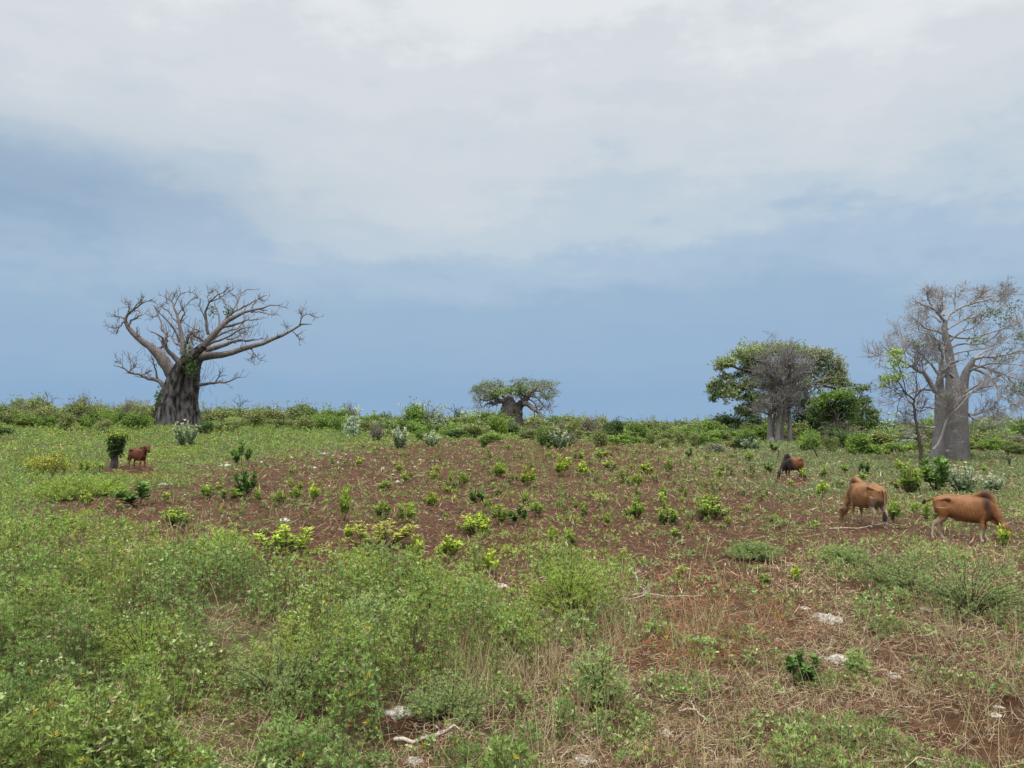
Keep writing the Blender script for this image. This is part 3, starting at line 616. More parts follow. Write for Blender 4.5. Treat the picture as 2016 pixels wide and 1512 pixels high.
def tree_right():
    r = np.random.default_rng(23); f = Frame(1676, 540, 340 / 2016, 60.0, 1872)
    t = thing('baobab_tree', 'tall grey baobab with smooth pale trunk and dense leafless twigs behind the grazing cattle', 'tree', f.base, 'leafless and half leafless baobabs')
    tb = Buf()
    for pts, dz, lb_, dp in [([(1222, 2290, 146), (1222, 2150, 140), (1220, 1950, 136), (1218, 1750, 128), (1218, 1550, 119), (1205, 1400, 106), (1190, 1280, 86), (1172, 1150, 62), (1158, 1050, 50), (1140, 900, 44), (1105, 750, 40), (1085, 620, 32), (1100, 540, 24)], 0, 5, .05),
                        ([(1004, 2300, 80), (1005, 2150, 76), (1015, 2000, 66), (1030, 1800, 60), (1035, 1600, 56), (1035, 1400, 52), (1030, 1290, 44), (1045, 1150, 28), (1060, 1020, 18)], -.6, 4, .06),
                        ([(1290, 1700, 66), (1300, 1450, 58), (1310, 1280, 52), (1340, 1150, 42), (1390, 1060, 34), (1430, 985, 24)], .5, 4, .06)]:
        trunk_mesh(tb, np.array([f.P(x, y, dz) for x, y, _ in pts]), np.array([p[2] for p in pts]) * f.k, lb_, dp, r, 40, 36, 1.03, rough=.006)
    link('trunk', tb.mesh('trunk', True), M_BARK_R, t)
    kb = Buf()
    for (x, y, w_) in [(1215, 1835, 17), (1120, 2060, 12), (1150, 2170, 10), (1300, 1960, 9)]:      # bark scars
        a = np.linspace(0, 2 * np.pi, 10); c = f.P(x, y, -2.15 if x > 1100 else -1.5)
        P = np.stack([c[None] + np.stack([np.cos(a) * w_ * f.k * 1.6, a * 0, np.sin(a) * w_ * f.k * .55], 1)]); v, q = tubes(P, np.full((1, 10), .03), 5); kb.add(v, q, GREY)
    Lm = f.limb
    L = [Lm([(1060, 1020, 17), (1062, 950, 15), (1045, 870, 11), (1010, 780, 8), (960, 720, 5)], -.6, -2.5),
         Lm([(1100, 545, 22), (1030, 475, 18), (950, 400, 14), (880, 375, 11), (810, 342, 8), (712, 316, 4)], 0, -1),
         Lm([(1105, 550, 22), (1150, 470, 17), (1225, 415, 14), (1330, 370, 12), (1480, 320, 10), (1600, 270, 8), (1700, 202, 6), (1800, 180, 5), (1862, 158, 4), (1912, 75, 2)], 0, 1.5),
         Lm([(1700, 202, 5), (1750, 160, 4), (1790, 90, 3), (1815, 10, 2)], 1, 1), Lm([(1600, 270, 6), (1700, 310, 4), (1760, 270, 3), (1790, 200, 2)], 1, 0), Lm([(1480, 320, 7), (1560, 240, 5), (1580, 150, 3)], .7, 2),
         Lm([(1380, 355, 7), (1450, 280, 6), (1520, 210, 4), (1510, 110, 2)], .5, -1), Lm([(1080, 480, 13), (1088, 380, 10), (1060, 290, 7), (1040, 200, 4)], 0, 1.5), Lm([(960, 400, 10), (905, 310, 8), (882, 220, 6), (880, 130, 3)], 0, -1),
         Lm([(1200, 445, 10), (1212, 350, 8), (1190, 260, 6), (1235, 170, 4), (1272, 110, 3), (1325, 78, 2)], 0, .8), Lm([(980, 430, 7), (990, 320, 5), (985, 220, 4), (930, 80, 2)], 0, 1),
         Lm([(1060, 690, 16), (950, 650, 12), (860, 622, 9), (800, 580, 7), (740, 530, 4), (672, 478, 2)], 0, -2), Lm([(1050, 560, 14), (960, 490, 9), (880, 500, 6), (760, 470, 3)], 0, 2),
         Lm([(1110, 820, 14), (1000, 770, 10), (900, 700, 8), (820, 680, 6), (740, 660, 3)], 0, -3), Lm([(1130, 900, 12), (1030, 860, 9), (960, 820, 7), (860, 830, 4)], 0, 3),
         Lm([(985, 1370, 32), (930, 1275, 29), (850, 1160, 24), (750, 1108, 18), (650, 1052, 14), (590, 1010, 11), (480, 930, 8), (400, 872, 6), (325, 780, 3)], -.6, -2.5),
         Lm([(480, 930, 6), (380, 950, 4), (250, 940, 2)], -2.2, -2), Lm([(590, 1010, 8), (560, 900, 6), (480, 800, 5), (430, 700, 3)], -1.8, -1), Lm([(650, 1052, 9), (620, 920, 7), (600, 780, 5), (560, 620, 2)], -1.5, -.5),
         Lm([(850, 1160, 12), (800, 1010, 9), (700, 950, 7), (640, 900, 5), (740, 860, 3)], -1, 1), Lm([(1040, 1180, 18), (960, 1100, 13), (890, 1010, 10), (820, 930, 8), (760, 880, 6), (720, 800, 4), (700, 700, 2)], -.6, -2),
         Lm([(890, 1010, 8), (930, 920, 6), (940, 830, 4), (900, 740, 2)], -1, 0), Lm([(1030, 1150, 12), (1010, 1020, 9), (960, 940, 6), (900, 900, 3)], -.5, 1.5),
         Lm([(985, 1345, 20), (900, 1340, 16), (800, 1350, 13), (700, 1380, 10), (600, 1430, 8), (480, 1500, 6), (330, 1520, 3)], -.6, -3), Lm([(600, 1430, 7), (480, 1340, 5), (380, 1290, 3)], -2, -3),
         Lm([(980, 1560, 12), (900, 1550, 9), (820, 1560, 7), (740, 1540, 5), (690, 1480, 3)], -.6, -2), Lm([(970, 1785, 14), (900, 1790, 11), (800, 1770, 8), (720, 1790, 6), (600, 1760, 3)], -.8, -2),
         Lm([(1190, 1200, 22), (1150, 1160, 18), (1100, 1200, 15), (1170, 1030, 12), (1240, 1000, 8)], -1.2, -3),
         Lm([(1430, 985, 24), (1520, 962, 17), (1600, 965, 14), (1700, 958, 12), (1850, 930, 10), (2016, 888, 9), (2200, 850, 5)], .5, -1),
         Lm([(1400, 1090, 24), (1500, 1125, 19), (1620, 1200, 16), (1690, 1290, 14), (1725, 1400, 11), (1690, 1480, 9), (1620, 1600, 6), (1500, 1745, 3)], .5, -3.5), Lm([(1630, 1570, 7), (1680, 1680, 6), (1720, 1760, 4), (1700, 1850, 2)], -3, -3),
         Lm([(1725, 1400, 8), (1850, 1480, 6), (1900, 1530, 3)], -2, -3), Lm([(1430, 1060, 17), (1600, 1100, 13), (1800, 1172, 10), (2000, 1230, 8), (2200, 1260, 4)], .5, 2),
         Lm([(1700, 1130, 9), (1850, 1300, 7), (1980, 1450, 5), (2100, 1560, 3)], 1, -1), Lm([(1800, 1172, 7), (1950, 1330, 5), (2050, 1380, 3)], 1, 2),
         Lm([(1150, 720, 16), (1350, 742, 13), (1500, 722, 11), (1700, 660, 8), (1850, 610, 6), (2016, 520, 4), (2150, 430, 2)], .3, 3), Lm([(1150, 860, 15), (1300, 800, 12), (1450, 830, 10), (1600, 780, 8), (1750, 655, 6), (1900, 560, 4), (2080, 480, 2)], 0, -3.5),
         Lm([(1120, 640, 14), (1250, 560, 11), (1400, 500, 8), (1560, 480, 6), (1720, 470, 3)], 0, 4), Lm([(1170, 950, 14), (1280, 900, 11), (1420, 880, 9), (1580, 860, 7), (1750, 800, 5), (1950, 760, 3)], 0, 5),
         Lm([(1140, 800, 13), (1260, 690, 10), (1380, 640, 8), (1500, 560, 6), (1640, 420, 4), (1760, 330, 2)], 0, -4), Lm([(1430, 990, 14), (1560, 900, 11), (1700, 850, 8), (1850, 720, 6), (2050, 660, 3)], .5, 4),
         Lm([(1350, 1150, 16), (1480, 1080, 12), (1650, 1040, 9), (1850, 1050, 7), (2050, 1080, 4)], .5, -4), Lm([(1300, 1400, 15), (1420, 1330, 11), (1560, 1250, 8), (1700, 1200, 6), (1900, 1110, 3)], .3, -4),
         Lm([(1190, 1560, 16), (1300, 1440, 13), (1440, 1370, 10), (1600, 1310, 7), (1800, 1290, 4)], -1.5, -4), Lm([(1300, 1600, 12), (1420, 1640, 9), (1560, 1600, 6), (1800, 1540, 3)], 0, -3),
         Lm([(1325, 1590, 12), (1450, 1700, 8), (1560, 1740, 5), (1700, 1700, 3)], 0, 3), Lm([(965, 2045, 17), (1050, 1890, 15), (1130, 1690, 13), (1210, 1600, 11), (1290, 1520, 9), (1400, 1390, 7), (1500, 1300, 5), (1600, 1240, 3)], -2.0, -4),
         Lm([(1130, 1690, 8), (1130, 1560, 6), (1120, 1480, 3)], -2.6, -3)]
    P, R = limbs_arrays(L); P = wobble(P, .03, r); b = kb; v, q = tubes(cap(P, f.P(1500, 300)[2], .62), R, 7); b.add(v, q, GREY)
    P1, R1 = spawn(P, R, 15, .18, .93, 1.0, .85, .14, .4, 5, r, .25, .02, .45); v, q = tubes(cap(P1, f.P(1500, 300)[2], .62), R1, 4); b.add(v, q, GREY)
    P2, R2 = spawn(P1, R1, 6, .2, 1, .52, .75, .12, .7, 5, r, .25, .014, .5); v, q = tubes(cap(P2, f.P(1500, 300)[2], .62), R2, 3); b.add(v, q, GREY)
    P3, R3 = spawn(P2, R2, 2, .3, 1, .28, .7, .2, .8, 3, r, .2, .010, .6); v, q = tubes(cap(P3, f.P(1500, 300)[2], .62), R3, 3); b.add(v, q, GREY)
    link('branches', b.mesh('branches', True), M_LIMB_R, t)
    lb = Buf(); c = []
    for (x, y, s, n, dz) in [(1780, 500, 90, 130, 3), (1640, 440, 40, 50, 1), (1920, 1340, 60, 110, 0), (1460, 770, 40, 50, -3), (1120, 1420, 20, 60, -2.4), (2050, 720, 60, 110, 0), (780, 820, 40, 50, -2), (900, 1030, 25, 25, -2), (1450, 500, 60, 50, 3), (1900, 360, 60, 40, 1), (1800, 980, 50, 50, -2)]:
        c.append(np.array([f.P(x, y, dz)]) + r.normal(size=(n, 3)) * np.array([s * f.k, .5, s * f.k * .8]))
    c = np.vstack(c); tuft_leaves(lb, c, r.normal(size=c.shape) + [0, 0, .5], np.full(len(c), .16), 5, (.3, 1.3), .4, np.array([(.17, .22, .08), (.24, .27, .14)])[r.integers(0, 2, len(c))], r)
    link('leaf_sprays', lb.mesh('leaf_sprays'), M_LEAF, t)
    # slim half dead tree in front of it
    f = Frame(1676, 540, 340 / 2016, 47.0, 1812)
    t = thing('slender_tree', 'slim crooked half dead tree with two bright green leaf clumps before the right baobab', 'tree', f.base)
    Lm = f.limb; r = np.random.default_rng(24)
    tk = Buf(); P, R = limbs_arrays([Lm([(815, 2330, 28), (812, 2200, 24), (812, 2100, 21), (800, 1980, 20), (775, 1830, 17), (750, 1700, 15), (735, 1600, 14), (728, 1500, 12), (735, 1460, 11)], 0, 0, 16)]); P = wobble(P, .015, r)
    v, q = tubes(P, R, 10); tk.add(v, q, GREY)
    L = [Lm([(735, 1470, 11), (690, 1430, 9), (640, 1390, 8), (590, 1320, 7), (540, 1250, 5), (470, 1210, 3)], 0, -1), Lm([(735, 1470, 10), (755, 1400, 9), (765, 1300, 7), (755, 1200, 6), (770, 1100, 4), (740, 1020, 2)], 0, .8),
         Lm([(725, 1530, 8), (690, 1500, 6), (640, 1430, 5), (620, 1370, 3)], 0, 1), Lm([(755, 1430, 7), (800, 1370, 6), (850, 1330, 4), (900, 1280, 2)], 0, -1), Lm([(590, 1320, 5), (520, 1330, 4), (440, 1290, 2)], -.5, -1),
         Lm([(640, 1390, 6), (600, 1200, 5), (560, 1080, 4), (520, 960, 2)], -.3, 0), Lm([(760, 1800, 7), (700, 1750, 5), (640, 1700, 4), (600, 1690, 2)], 0, .8), Lm([(735, 1560, 6), (800, 1600, 5), (880, 1570, 3)], 0, -.8),
         Lm([(745, 1650, 5), (690, 1640, 4), (620, 1600, 2)], 0, -1), Lm([(780, 1860, 6), (840, 1800, 4), (900, 1790, 2)], 0, .6), Lm([(610, 1370, 5), (560, 1480, 4), (520, 1640, 2)], -.3, -.8)]
    Pl, Rl = limbs_arrays(L); v, q = tubes(Pl, Rl, 5); tk.add(v, q, GREY)
    P1, R1 = spawn(Pl, Rl, 8, .2, 1, .9, .9, .15, .5, 5, r, .3, .013, .5); v, q = tubes(P1, R1, 3); tk.add(v, q, GREY); P2, R2 = spawn(P1, R1, 3, .3, 1, .4, .9, .1, .7, 4, r, .3, .010, .6); v, q = tubes(P2, R2, 3); tk.add(v, q, GREY)
    link('trunk', tk.mesh('trunk', True), M_BARK_D, t)
    lb = Buf()
    for (x, y, sx, sy, n) in [(520, 1010, 50, 66, 110), (540, 910, 25, 30, 35), (430, 1215, 55, 30, 75), (560, 1200, 70, 35, 35), (400, 1290, 30, 20, 16)]:
        c = np.array([f.P(x, y, -.4)]) + r.normal(size=(n, 3)) * np.array([sx * f.k, .3, sy * f.k]); tuft_leaves(lb, c, r.normal(size=c.shape) + [0, 0, .3], np.full(n, .15), 7, (.3, 1.4), .36, np.array([(.34, .48, .10), (.42, .54, .16)])[r.integers(0, 2, n)], r, droop=.2)
    link('crown', lb.mesh('crown'), M_LEAF, t)
tree_right()

def leafy_tree(name, label, f, trunks, limbs, clumps, pal, r, leaf, n_leaf, barkm, twigs=(8, 3), twl=1.2, jit=.3, group=None, cat='tree'):
    t = thing(name, label, cat, f.base, group)
    tb = Buf()
    for pts, dz in trunks: trunk_mesh(tb, np.array([f.P(x, y, dz) for x, y, _ in pts]), np.array([p[2] for p in pts]) * f.k * (.8 if name == 'bare_baobab' else 1), 4, .22, r, 20, 20)
    L = [f.limb(*a) for a in limbs]; P, R = limbs_arrays(L); P = wobble(P, .06, r); v, q = tubes(P, R, 6); tb.add(v, q, GREY)
    P1, R1 = spawn(P, R, twigs[0], .2, 1, twl, .9, .25, .4, 5, r, .3, .03, .5); v, q = tubes(P1, R1, 4); tb.add(v, q, GREY)
    P2, R2 = spawn(P1, R1, twigs[1], .2, 1, twl * .5, .9, .2, .7, 4, r, .3, .02, .6); v, q = tubes(P2, R2, 3); tb.add(v, q, GREY)
    link('trunk', tb.mesh('trunk', True), barkm, t)
    lb = Buf()
    if n_leaf: twig_leaves(lb, P2, .1, n_leaf, leaf, pal, r, 5, jit=jit)
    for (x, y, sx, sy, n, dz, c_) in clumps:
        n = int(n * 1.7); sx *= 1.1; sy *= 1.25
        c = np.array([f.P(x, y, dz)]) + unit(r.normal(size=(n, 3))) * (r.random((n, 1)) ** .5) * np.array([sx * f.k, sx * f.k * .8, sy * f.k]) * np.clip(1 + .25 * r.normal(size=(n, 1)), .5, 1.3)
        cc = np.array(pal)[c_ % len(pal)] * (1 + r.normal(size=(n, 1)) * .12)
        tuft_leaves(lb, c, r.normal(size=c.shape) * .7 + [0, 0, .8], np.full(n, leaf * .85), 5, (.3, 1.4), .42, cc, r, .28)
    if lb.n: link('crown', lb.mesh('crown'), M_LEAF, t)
    return t
def grove():
    r = np.random.default_rng(25); K = 380 / 2016
    f = Frame(1370, 650, K, 118.0, 1540); G = [(.24, .30, .12), (.32, .37, .15), (.17, .235, .085), (.33, .355, .22)]
    cl = [(620, 230, 170, 60, 330, 0, 1), (480, 260, 110, 50, 170, -1, 0), (330, 330, 90, 40, 130, -2, 1), (280, 350, 60, 30, 60, 0, 3), (560, 300, 150, 50, 220, 2, 0), (760, 220, 120, 55, 230, 2, 0), (450, 470, 60, 30, 60, 0, 2),
          (600, 440, 110, 70, 260, 2, 2), (560, 560, 100, 40, 180, 0, 2), (400, 590, 110, 34, 200, -1, 0), (230, 560, 60, 34, 90, -2, 2), (330, 660, 110, 34, 170, -2, 1), (200, 650, 70, 34, 110, -2, 2), (180, 720, 40, 24, 50, -2, 2), (150, 590, 35, 25, 40, 0, 0),
          (560, 700, 110, 40, 220, 0, 2), (660, 720, 90, 45, 200, 1, 2), (620, 800, 110, 40, 220, 1, 2), (470, 850, 70, 40, 110, 0, 2), (560, 880, 70, 30, 80, 0, 2), (300, 480, 60, 25, 50, 0, 3), (250, 400, 50, 20, 30, -1, 3),
          (1000, 230, 150, 60, 260, 3, 0), (1180, 250, 140, 60, 240, 2, 3), (1330, 300, 120, 60, 200, 2, 3), (1450, 380, 90, 60, 130, 2, 3), (1490, 500, 70, 60, 110, 2, 3), (1250, 420, 170, 80, 240, 4, 2), (1080, 450, 200, 90, 300, 5, 2),
          (1380, 540, 120, 50, 170, 2, 1), (1500, 330, 50, 50, 60, 0, 3), (1100, 620, 170, 80, 250, 5, 2), (1500, 430, 80, 60, 140, 1, 3), (1540, 560, 60, 40, 80, 1, 3), (1300, 240, 110, 40, 150, 2, 3), (880, 190, 130, 45, 230, 3, 1), (700, 330, 90, 60, 150, 2, 0), (520, 400, 70, 40, 90, 1, 3), (350, 500, 70, 30, 70, 0, 0), (1420, 470, 90, 60, 150, 2, 3), (700, 480, 100, 50, 160, 3, 2)]
    leafy_tree('leafy_baobab', 'broad green baobab with domed leafy crown behind the bare grey one', f,
        [([(900, 1230, 90), (900, 1000, 80), (910, 800, 66), (930, 650, 50)], 1.5)],
        [([(900, 800, 40), (800, 640, 34), (680, 590, 30), (560, 580, 26), (470, 640, 18), (380, 690, 12), (250, 700, 5)], 1, -2), ([(850, 640, 34), (760, 500, 26), (620, 440, 20), (480, 410, 15), (370, 375, 10), (250, 380, 5)], 1, -2),
         ([(900, 640, 30), (820, 430, 24), (720, 320, 18), (600, 240, 10), (500, 220, 5)], 1, 3), ([(920, 640, 30), (960, 430, 22), (980, 300, 14), (1000, 200, 6)], 1, 4), ([(930, 650, 36), (1050, 520, 28), (1180, 400, 20), (1300, 320, 12), (1430, 280, 5)], 1, 2),
         ([(950, 700, 34), (1100, 640, 26), (1250, 560, 20), (1400, 500, 12), (1560, 440, 5)], 1, -2), ([(960, 760, 26), (1120, 650, 22), (1200, 740, 14), (1260, 830, 6)], 1, -2), ([(640, 585, 14), (560, 640, 12), (600, 760, 8), (560, 860, 4)], 0, -1),
         ([(560, 580, 16), (440, 560, 10), (300, 560, 6), (170, 620, 4)], -1, -3), ([(1300, 560, 14), (1420, 600, 10), (1560, 620, 6), (1650, 640, 3)], 0, 2)],
        [(x_, y_, a_ * 1.12, b_ * 1.25, int(n_ * 1.25), d_, c_) for (x_, y_, a_, b_, n_, d_, c_) in cl], G, r, .34, 1500, M_BARK_D, twl=1.7)
    f = Frame(1370, 650, K, 104.0, 1535)
    lm = []
    rr = np.random.default_rng(5)
    for i in range(50):
        x0 = rr.choice([790, 850, 880, 960]); y0 = rr.uniform(420, 900); a = rr.uniform(-1.15, 1.15) if y0 < 700 else rr.choice([-1, 1]) * rr.uniform(.5, 1.2)
        ln = rr.uniform(230, 460) * (1 if y0 < 700 else .5); dx, dy = math.sin(a) * ln, -math.cos(a) * ln * .85
        if a > .5 and y0 < 700: dx *= 1.25
        lm.append(([(x0, y0, 13), (x0 + dx * .3 + rr.normal() * 12, y0 + dy * .38, 9), (x0 + dx * .65, y0 + dy * .72 + rr.normal() * 12, 6), (x0 + dx, y0 + dy, 3)], 0, rr.uniform(-4, 4)))
    lm += [([(965, 700, 14), (1020, 640, 12), (1120, 610, 9), (1250, 595, 6), (1390, 560, 3)], 0, -2), ([(850, 640, 16), (860, 480, 13), (870, 340, 9), (930, 200, 4)], 0, 0), ([(775, 660, 14), (740, 600, 10), (680, 540, 7), (580, 500, 3)], 0, -1)]
    leafy_tree('bare_baobab', 'leafless many-stemmed grey baobab with pale root swellings in the grove', f,
        [([(775, 1210, 36), (775, 1050, 26), (775, 850, 23), (778, 700, 20), (790, 560, 13), (800, 440, 8)], 0), ([(855, 1210, 34), (855, 1050, 22), (865, 850, 21), (862, 680, 19), (860, 540, 13), (850, 380, 7)], -.5),
         ([(980, 1170, 28), (982, 1000, 22), (975, 850, 20), (965, 720, 18), (975, 600, 12), (1010, 480, 7)], .3), ([(905, 1190, 30), (900, 1060, 19), (915, 900, 17), (930, 750, 14), (925, 560, 8)], .6), ([(820, 1200, 24), (808, 1080, 14), (815, 950, 12), (820, 800, 10), (825, 650, 7)], .2)],
        lm, [], [(0.224, 0.252, 0.112)], r, .25, 350, M_BARK_G, twigs=(13, 7), twl=1.7)
    o = None
    # swollen pale roots are part of that tree
    f2 = f
    tree = [q for q in COL.objects if q.name == 'bare_baobab'][0]; rb = Buf()
    for pts in [[(800, 1120, 12), (795, 1150, 30), (780, 1185, 42), (760, 1230, 50)], [(880, 1150, 16), (885, 1175, 34), (895, 1230, 50)], [(960, 1170, 26), (940, 1200, 30), (920, 1240, 40)]]:
        trunk_mesh(rb, np.array([f2.P(x, y, -1.2) for x, y, _ in pts][::-1]), np.array([p[2] for p in pts][::-1]) * f2.k, 3, .1, r, 16, 10)
    link('root_swelling', rb.mesh('root_swelling', True), M_BARK_R, tree)
    f = Frame(1370, 650, K, 108.0, 1645); G2_ = [(0.126, 0.203, 0.049), (0.182, 0.280, 0.063), (0.238, 0.308, 0.126), (0.084, 0.126, 0.042)]
    leafy_tree('green_tree', 'bushy mid green tree right of the bare grey baobab', f, [([(1480, 1140, 22), (1475, 980, 16), (1440, 900, 12)], 0)],
        [([(1475, 980, 14), (1440, 850, 10), (1380, 760, 6)], 0, -1), ([(1470, 950, 14), (1530, 820, 9), (1600, 720, 4)], 0, 1), ([(1450, 900, 10), (1300, 880, 8), (1220, 860, 4)], 0, -1), ([(1470, 960, 8), (1600, 880, 5), (1680, 860, 3)], 0, 0)],
        [(1400, 700, 120, 55, 260, 0, 1), (1530, 680, 110, 50, 230, 0, 1), (1300, 760, 90, 50, 170, 0, 1), (1250, 860, 90, 60, 190, 0, 0), (1380, 830, 120, 60, 230, 1, 0), (1520, 800, 130, 60, 260, 1, 0), (1640, 760, 70, 60, 120, 0, 0), (1340, 920, 120, 40, 180, 2, 0), (1500, 900, 120, 50, 190, 2, 3), (1630, 860, 70, 50, 120, 0, 0)],
        G2_, r, .36, 0, M_BARK_D)
    f = Frame(1370, 650, K, 122.0, 1700)
    leafy_tree('green_tree', 'pale loose green tree sloping down at the right end of the grove', f, [([(1740, 1120, 16), (1730, 980, 12), (1720, 880, 9)], 0)],
        [([(1725, 900, 10), (1680, 780, 7), (1640, 640, 3)], 0, 0), ([(1725, 900, 10), (1780, 800, 6), (1820, 740, 3)], 0, 0), ([(1690, 760, 6), (1740, 640, 4), (1800, 600, 2)], 0, 0)],
        [(1700, 620, 90, 40, 90, 0, 2), (1780, 610, 50, 30, 40, 0, 2), (1760, 740, 80, 40, 110, 0, 2), (1720, 820, 110, 50, 170, 0, 2), (1820, 850, 80, 50, 120, 0, 2), (1620, 570, 50, 30, 40, 0, 2), (1860, 900, 70, 50, 120, 0, 2), (1700, 940, 140, 60, 220, 0, 0), (1840, 990, 110, 60, 180, 0, 0)],
        G2_, r, .34, 60, M_BARK_D, twl=1.5)
    f = Frame(1370, 650, K, 127.0, 1590)
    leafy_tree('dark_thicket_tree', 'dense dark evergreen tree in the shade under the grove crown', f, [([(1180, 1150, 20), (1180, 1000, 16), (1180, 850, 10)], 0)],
        [([(1180, 900, 10), (1120, 780, 7), (1100, 700, 3)], 0, 0), ([(1180, 900, 10), (1280, 800, 7), (1350, 760, 3)], 0, 0)],
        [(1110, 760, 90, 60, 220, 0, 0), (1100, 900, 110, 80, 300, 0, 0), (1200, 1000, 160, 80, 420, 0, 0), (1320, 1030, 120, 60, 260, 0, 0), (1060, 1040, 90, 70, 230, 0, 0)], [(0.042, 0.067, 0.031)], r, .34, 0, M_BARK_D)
    f = Frame(1370, 650, K, 130.0, 1430)
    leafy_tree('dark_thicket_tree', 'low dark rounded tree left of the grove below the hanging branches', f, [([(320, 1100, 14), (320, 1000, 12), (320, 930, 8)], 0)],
        [([(320, 960, 8), (260, 920, 5), (220, 900, 3)], 0, 0), ([(320, 960, 8), (400, 930, 6), (450, 920, 3)], 0, 0)],
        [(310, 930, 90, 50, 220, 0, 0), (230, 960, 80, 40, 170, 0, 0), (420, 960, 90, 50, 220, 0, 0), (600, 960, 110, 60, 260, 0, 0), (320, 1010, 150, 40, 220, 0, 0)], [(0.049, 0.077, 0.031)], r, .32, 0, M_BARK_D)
grove()

def flat_trees():
    r = np.random.default_rng(26)
    for (name, label, ox, D, pts, cl) in [
        ('umbrella_tree', 'small flat-topped pale tree on the skyline left of the big baobab trunk', 265, 210, [(0, 0)], [(0, -13, 28, 8, 260), (-16, -9, 14, 5, 80), (17, -9, 16, 6, 90)]),
        ('umbrella_tree', 'smallest flat-topped tree low on the skyline between the bushes at far left', 192, 240, [(0, 0)], [(0, -7, 17, 4, 140)]),
        ('umbrella_tree', 'flat-topped dark green tree on the skyline far left of the stump', 146, 190, [(0, 0)], [(0, -6, 14, 5, 140)])]:
        f = Frame(ox, 812 if ox > 200 else 808, 1.0, D, ox)
        leafy_tree(name, label, f, [([(0, 14, 1.6), (0, 4, 1.2), (1, -2, .9)], 0)], [([(0, 2, .9), (-9, -5, .6), (-18, -9, .3)], 0, -2), ([(0, 2, .9), (8, -6, .6), (20, -10, .3)], 0, 2), ([(0, 0, .8), (3, -8, .5), (6, -14, .3)], 0, 1)],
            [(x, y, sx, sy, n, 0, 0) for x, y, sx, sy, n in cl], [(0.336, 0.350, 0.252) if ox > 150 else (0.112, 0.168, 0.056)], r, .35, 40, M_LIMB_L, twl=2.0, jit=.3)
    for (label, ox, oy, D, hh) in [('bare dead snag poking above the far left bushes', 93, 800, 110, 24), ('crooked dead snag on the skyline right of the big baobab', 472, 800, 110, 20), ('leafless wispy tree above the bushes left of the centre baobab', 843, 825, 95, 30), ('thin dead sapling on the skyline between two bushes', 895, 812, 120, 16)]:
        f = Frame(ox, oy, 1.0, D, ox); t = thing('dead_tree', label, 'dead tree', f.base, 'dead snags on the skyline'); b = Buf()
        P, R = limbs_arrays([f.limb([(0, 14, .9), (0, 2, .7), (1, -hh * .5, .5), (-1, -hh, .25)]), f.limb([(0, 0, .6), (-7, -hh * .35, .4), (-13, -hh * .6, .25)], 0, 1), f.limb([(0, -3, .6), (8, -hh * .4, .4), (15, -hh * .7, .25)], 0, -1)])
        P = wobble(P, .08, r); v, q = tubes(P, R, 5); b.add(v, q, GREY); P1, R1 = spawn(P, R, 5, .3, 1, .9, .9, .3, .6, 4, r, .3, .025, .6); v, q = tubes(P1, R1, 3); b.add(v, q, GREY)
        link('trunk', b.mesh('trunk', True), M_BARK_D, t)
flat_trees()

# ------------------------------------------------------------------ bushes of the far scrub belt
def bush_mesh(name, r, pal, n=900, leaf=.062, flat=1.0, twiggy=0.0, lumps=10, stemcol=(.20, .17, .15), core=.25):
    """unit bush: about 1 wide, 1 high"""
    b = Buf(); cs = np.stack([r.uniform(-.30, .30, lumps), r.uniform(-.30, .30, lumps), r.uniform(.30, .78, lumps)], 1); cs[:, 2] -= (cs[:, 0] ** 2 + cs[:, 1] ** 2) * 1.6
    rd = r.uniform(.13, .26, lumps); n1 = int(n * (1 - twiggy * .8)); k = r.integers(0, lumps, n1)
    d = unit(r.normal(size=(n1, 3))); rr = rd[k] * r.random(n1) ** core
    C = cs[k] + d * rr[:, None]; C[:, 2] = np.maximum(C[:, 2], .03)
    cc = np.array(pal)[(k * 7 + r.integers(0, 2, n1)) % len(pal)]
    tuft_leaves(b, C, d + np.array([0, 0, .6]), np.full(n1, leaf), 5, (.3, 1.4), .45, cc, r)
    ns = int(10 + 60 * twiggy); a = r.uniform(0, 2 * np.pi, ns); sp = r.uniform(.05, .42, ns)
    base = np.stack([np.cos(a) * .06, np.sin(a) * .06, np.full(ns, -.06)], 1); tip = np.stack([np.cos(a) * sp, np.sin(a) * sp, r.uniform(.6, 1.0, ns) - sp * .5], 1)
    mid = (base + tip) / 2 + r.normal(size=(ns, 3)) * .03
    P = np.stack([base, mid, tip], 1); v, q = tubes(P, np.array([[.010, .007, .003]]).repeat(ns, 0), 3); b.add(v, q, stemcol)
    ns2 = 7; a2 = r.uniform(0, 6.28, ns2); b2 = np.stack([np.cos(a2) * .2, np.sin(a2) * .2, r.uniform(.4, .6, ns2)], 1); t2 = b2 + np.stack([np.cos(a2) * .12, np.sin(a2) * .12, r.uniform(.35, .6, ns2)], 1); P2 = np.stack([b2, (b2 + t2) / 2 + r.normal(size=b2.shape) * .02, t2], 1)
    v, q = tubes(P2, np.array([[.007, .005, .002]]).repeat(ns2, 0), 3); b.add(v, q, stemcol)
    tuft_leaves(b, np.repeat(P2[:, 1:], 3, 0).reshape(-1, 3) + r.normal(size=(ns2 * 6, 3)) * .03, r.normal(size=(ns2 * 6, 3)) + [0, 0, 1], np.full(ns2 * 6, leaf * .8), 4, (.3, 1.4), .45, np.tile([pal[0]], (ns2 * 6, 1)), r)
    if twiggy:
        P1, R1 = spawn(P, np.array([[.007, .005, .003]]).repeat(ns, 0), 8, .3, 1, .28, .6, .3, .6, 3, r, .2, .0025, .5); v, q = tubes(P1, R1, 3); b.add(v, q, stemcol)
    return b.mesh(name)
rb = np.random.default_rng(31)
GRN = [(0.160, 0.217, 0.058), (0.232, 0.290, 0.072), (0.116, 0.174, 0.051)]
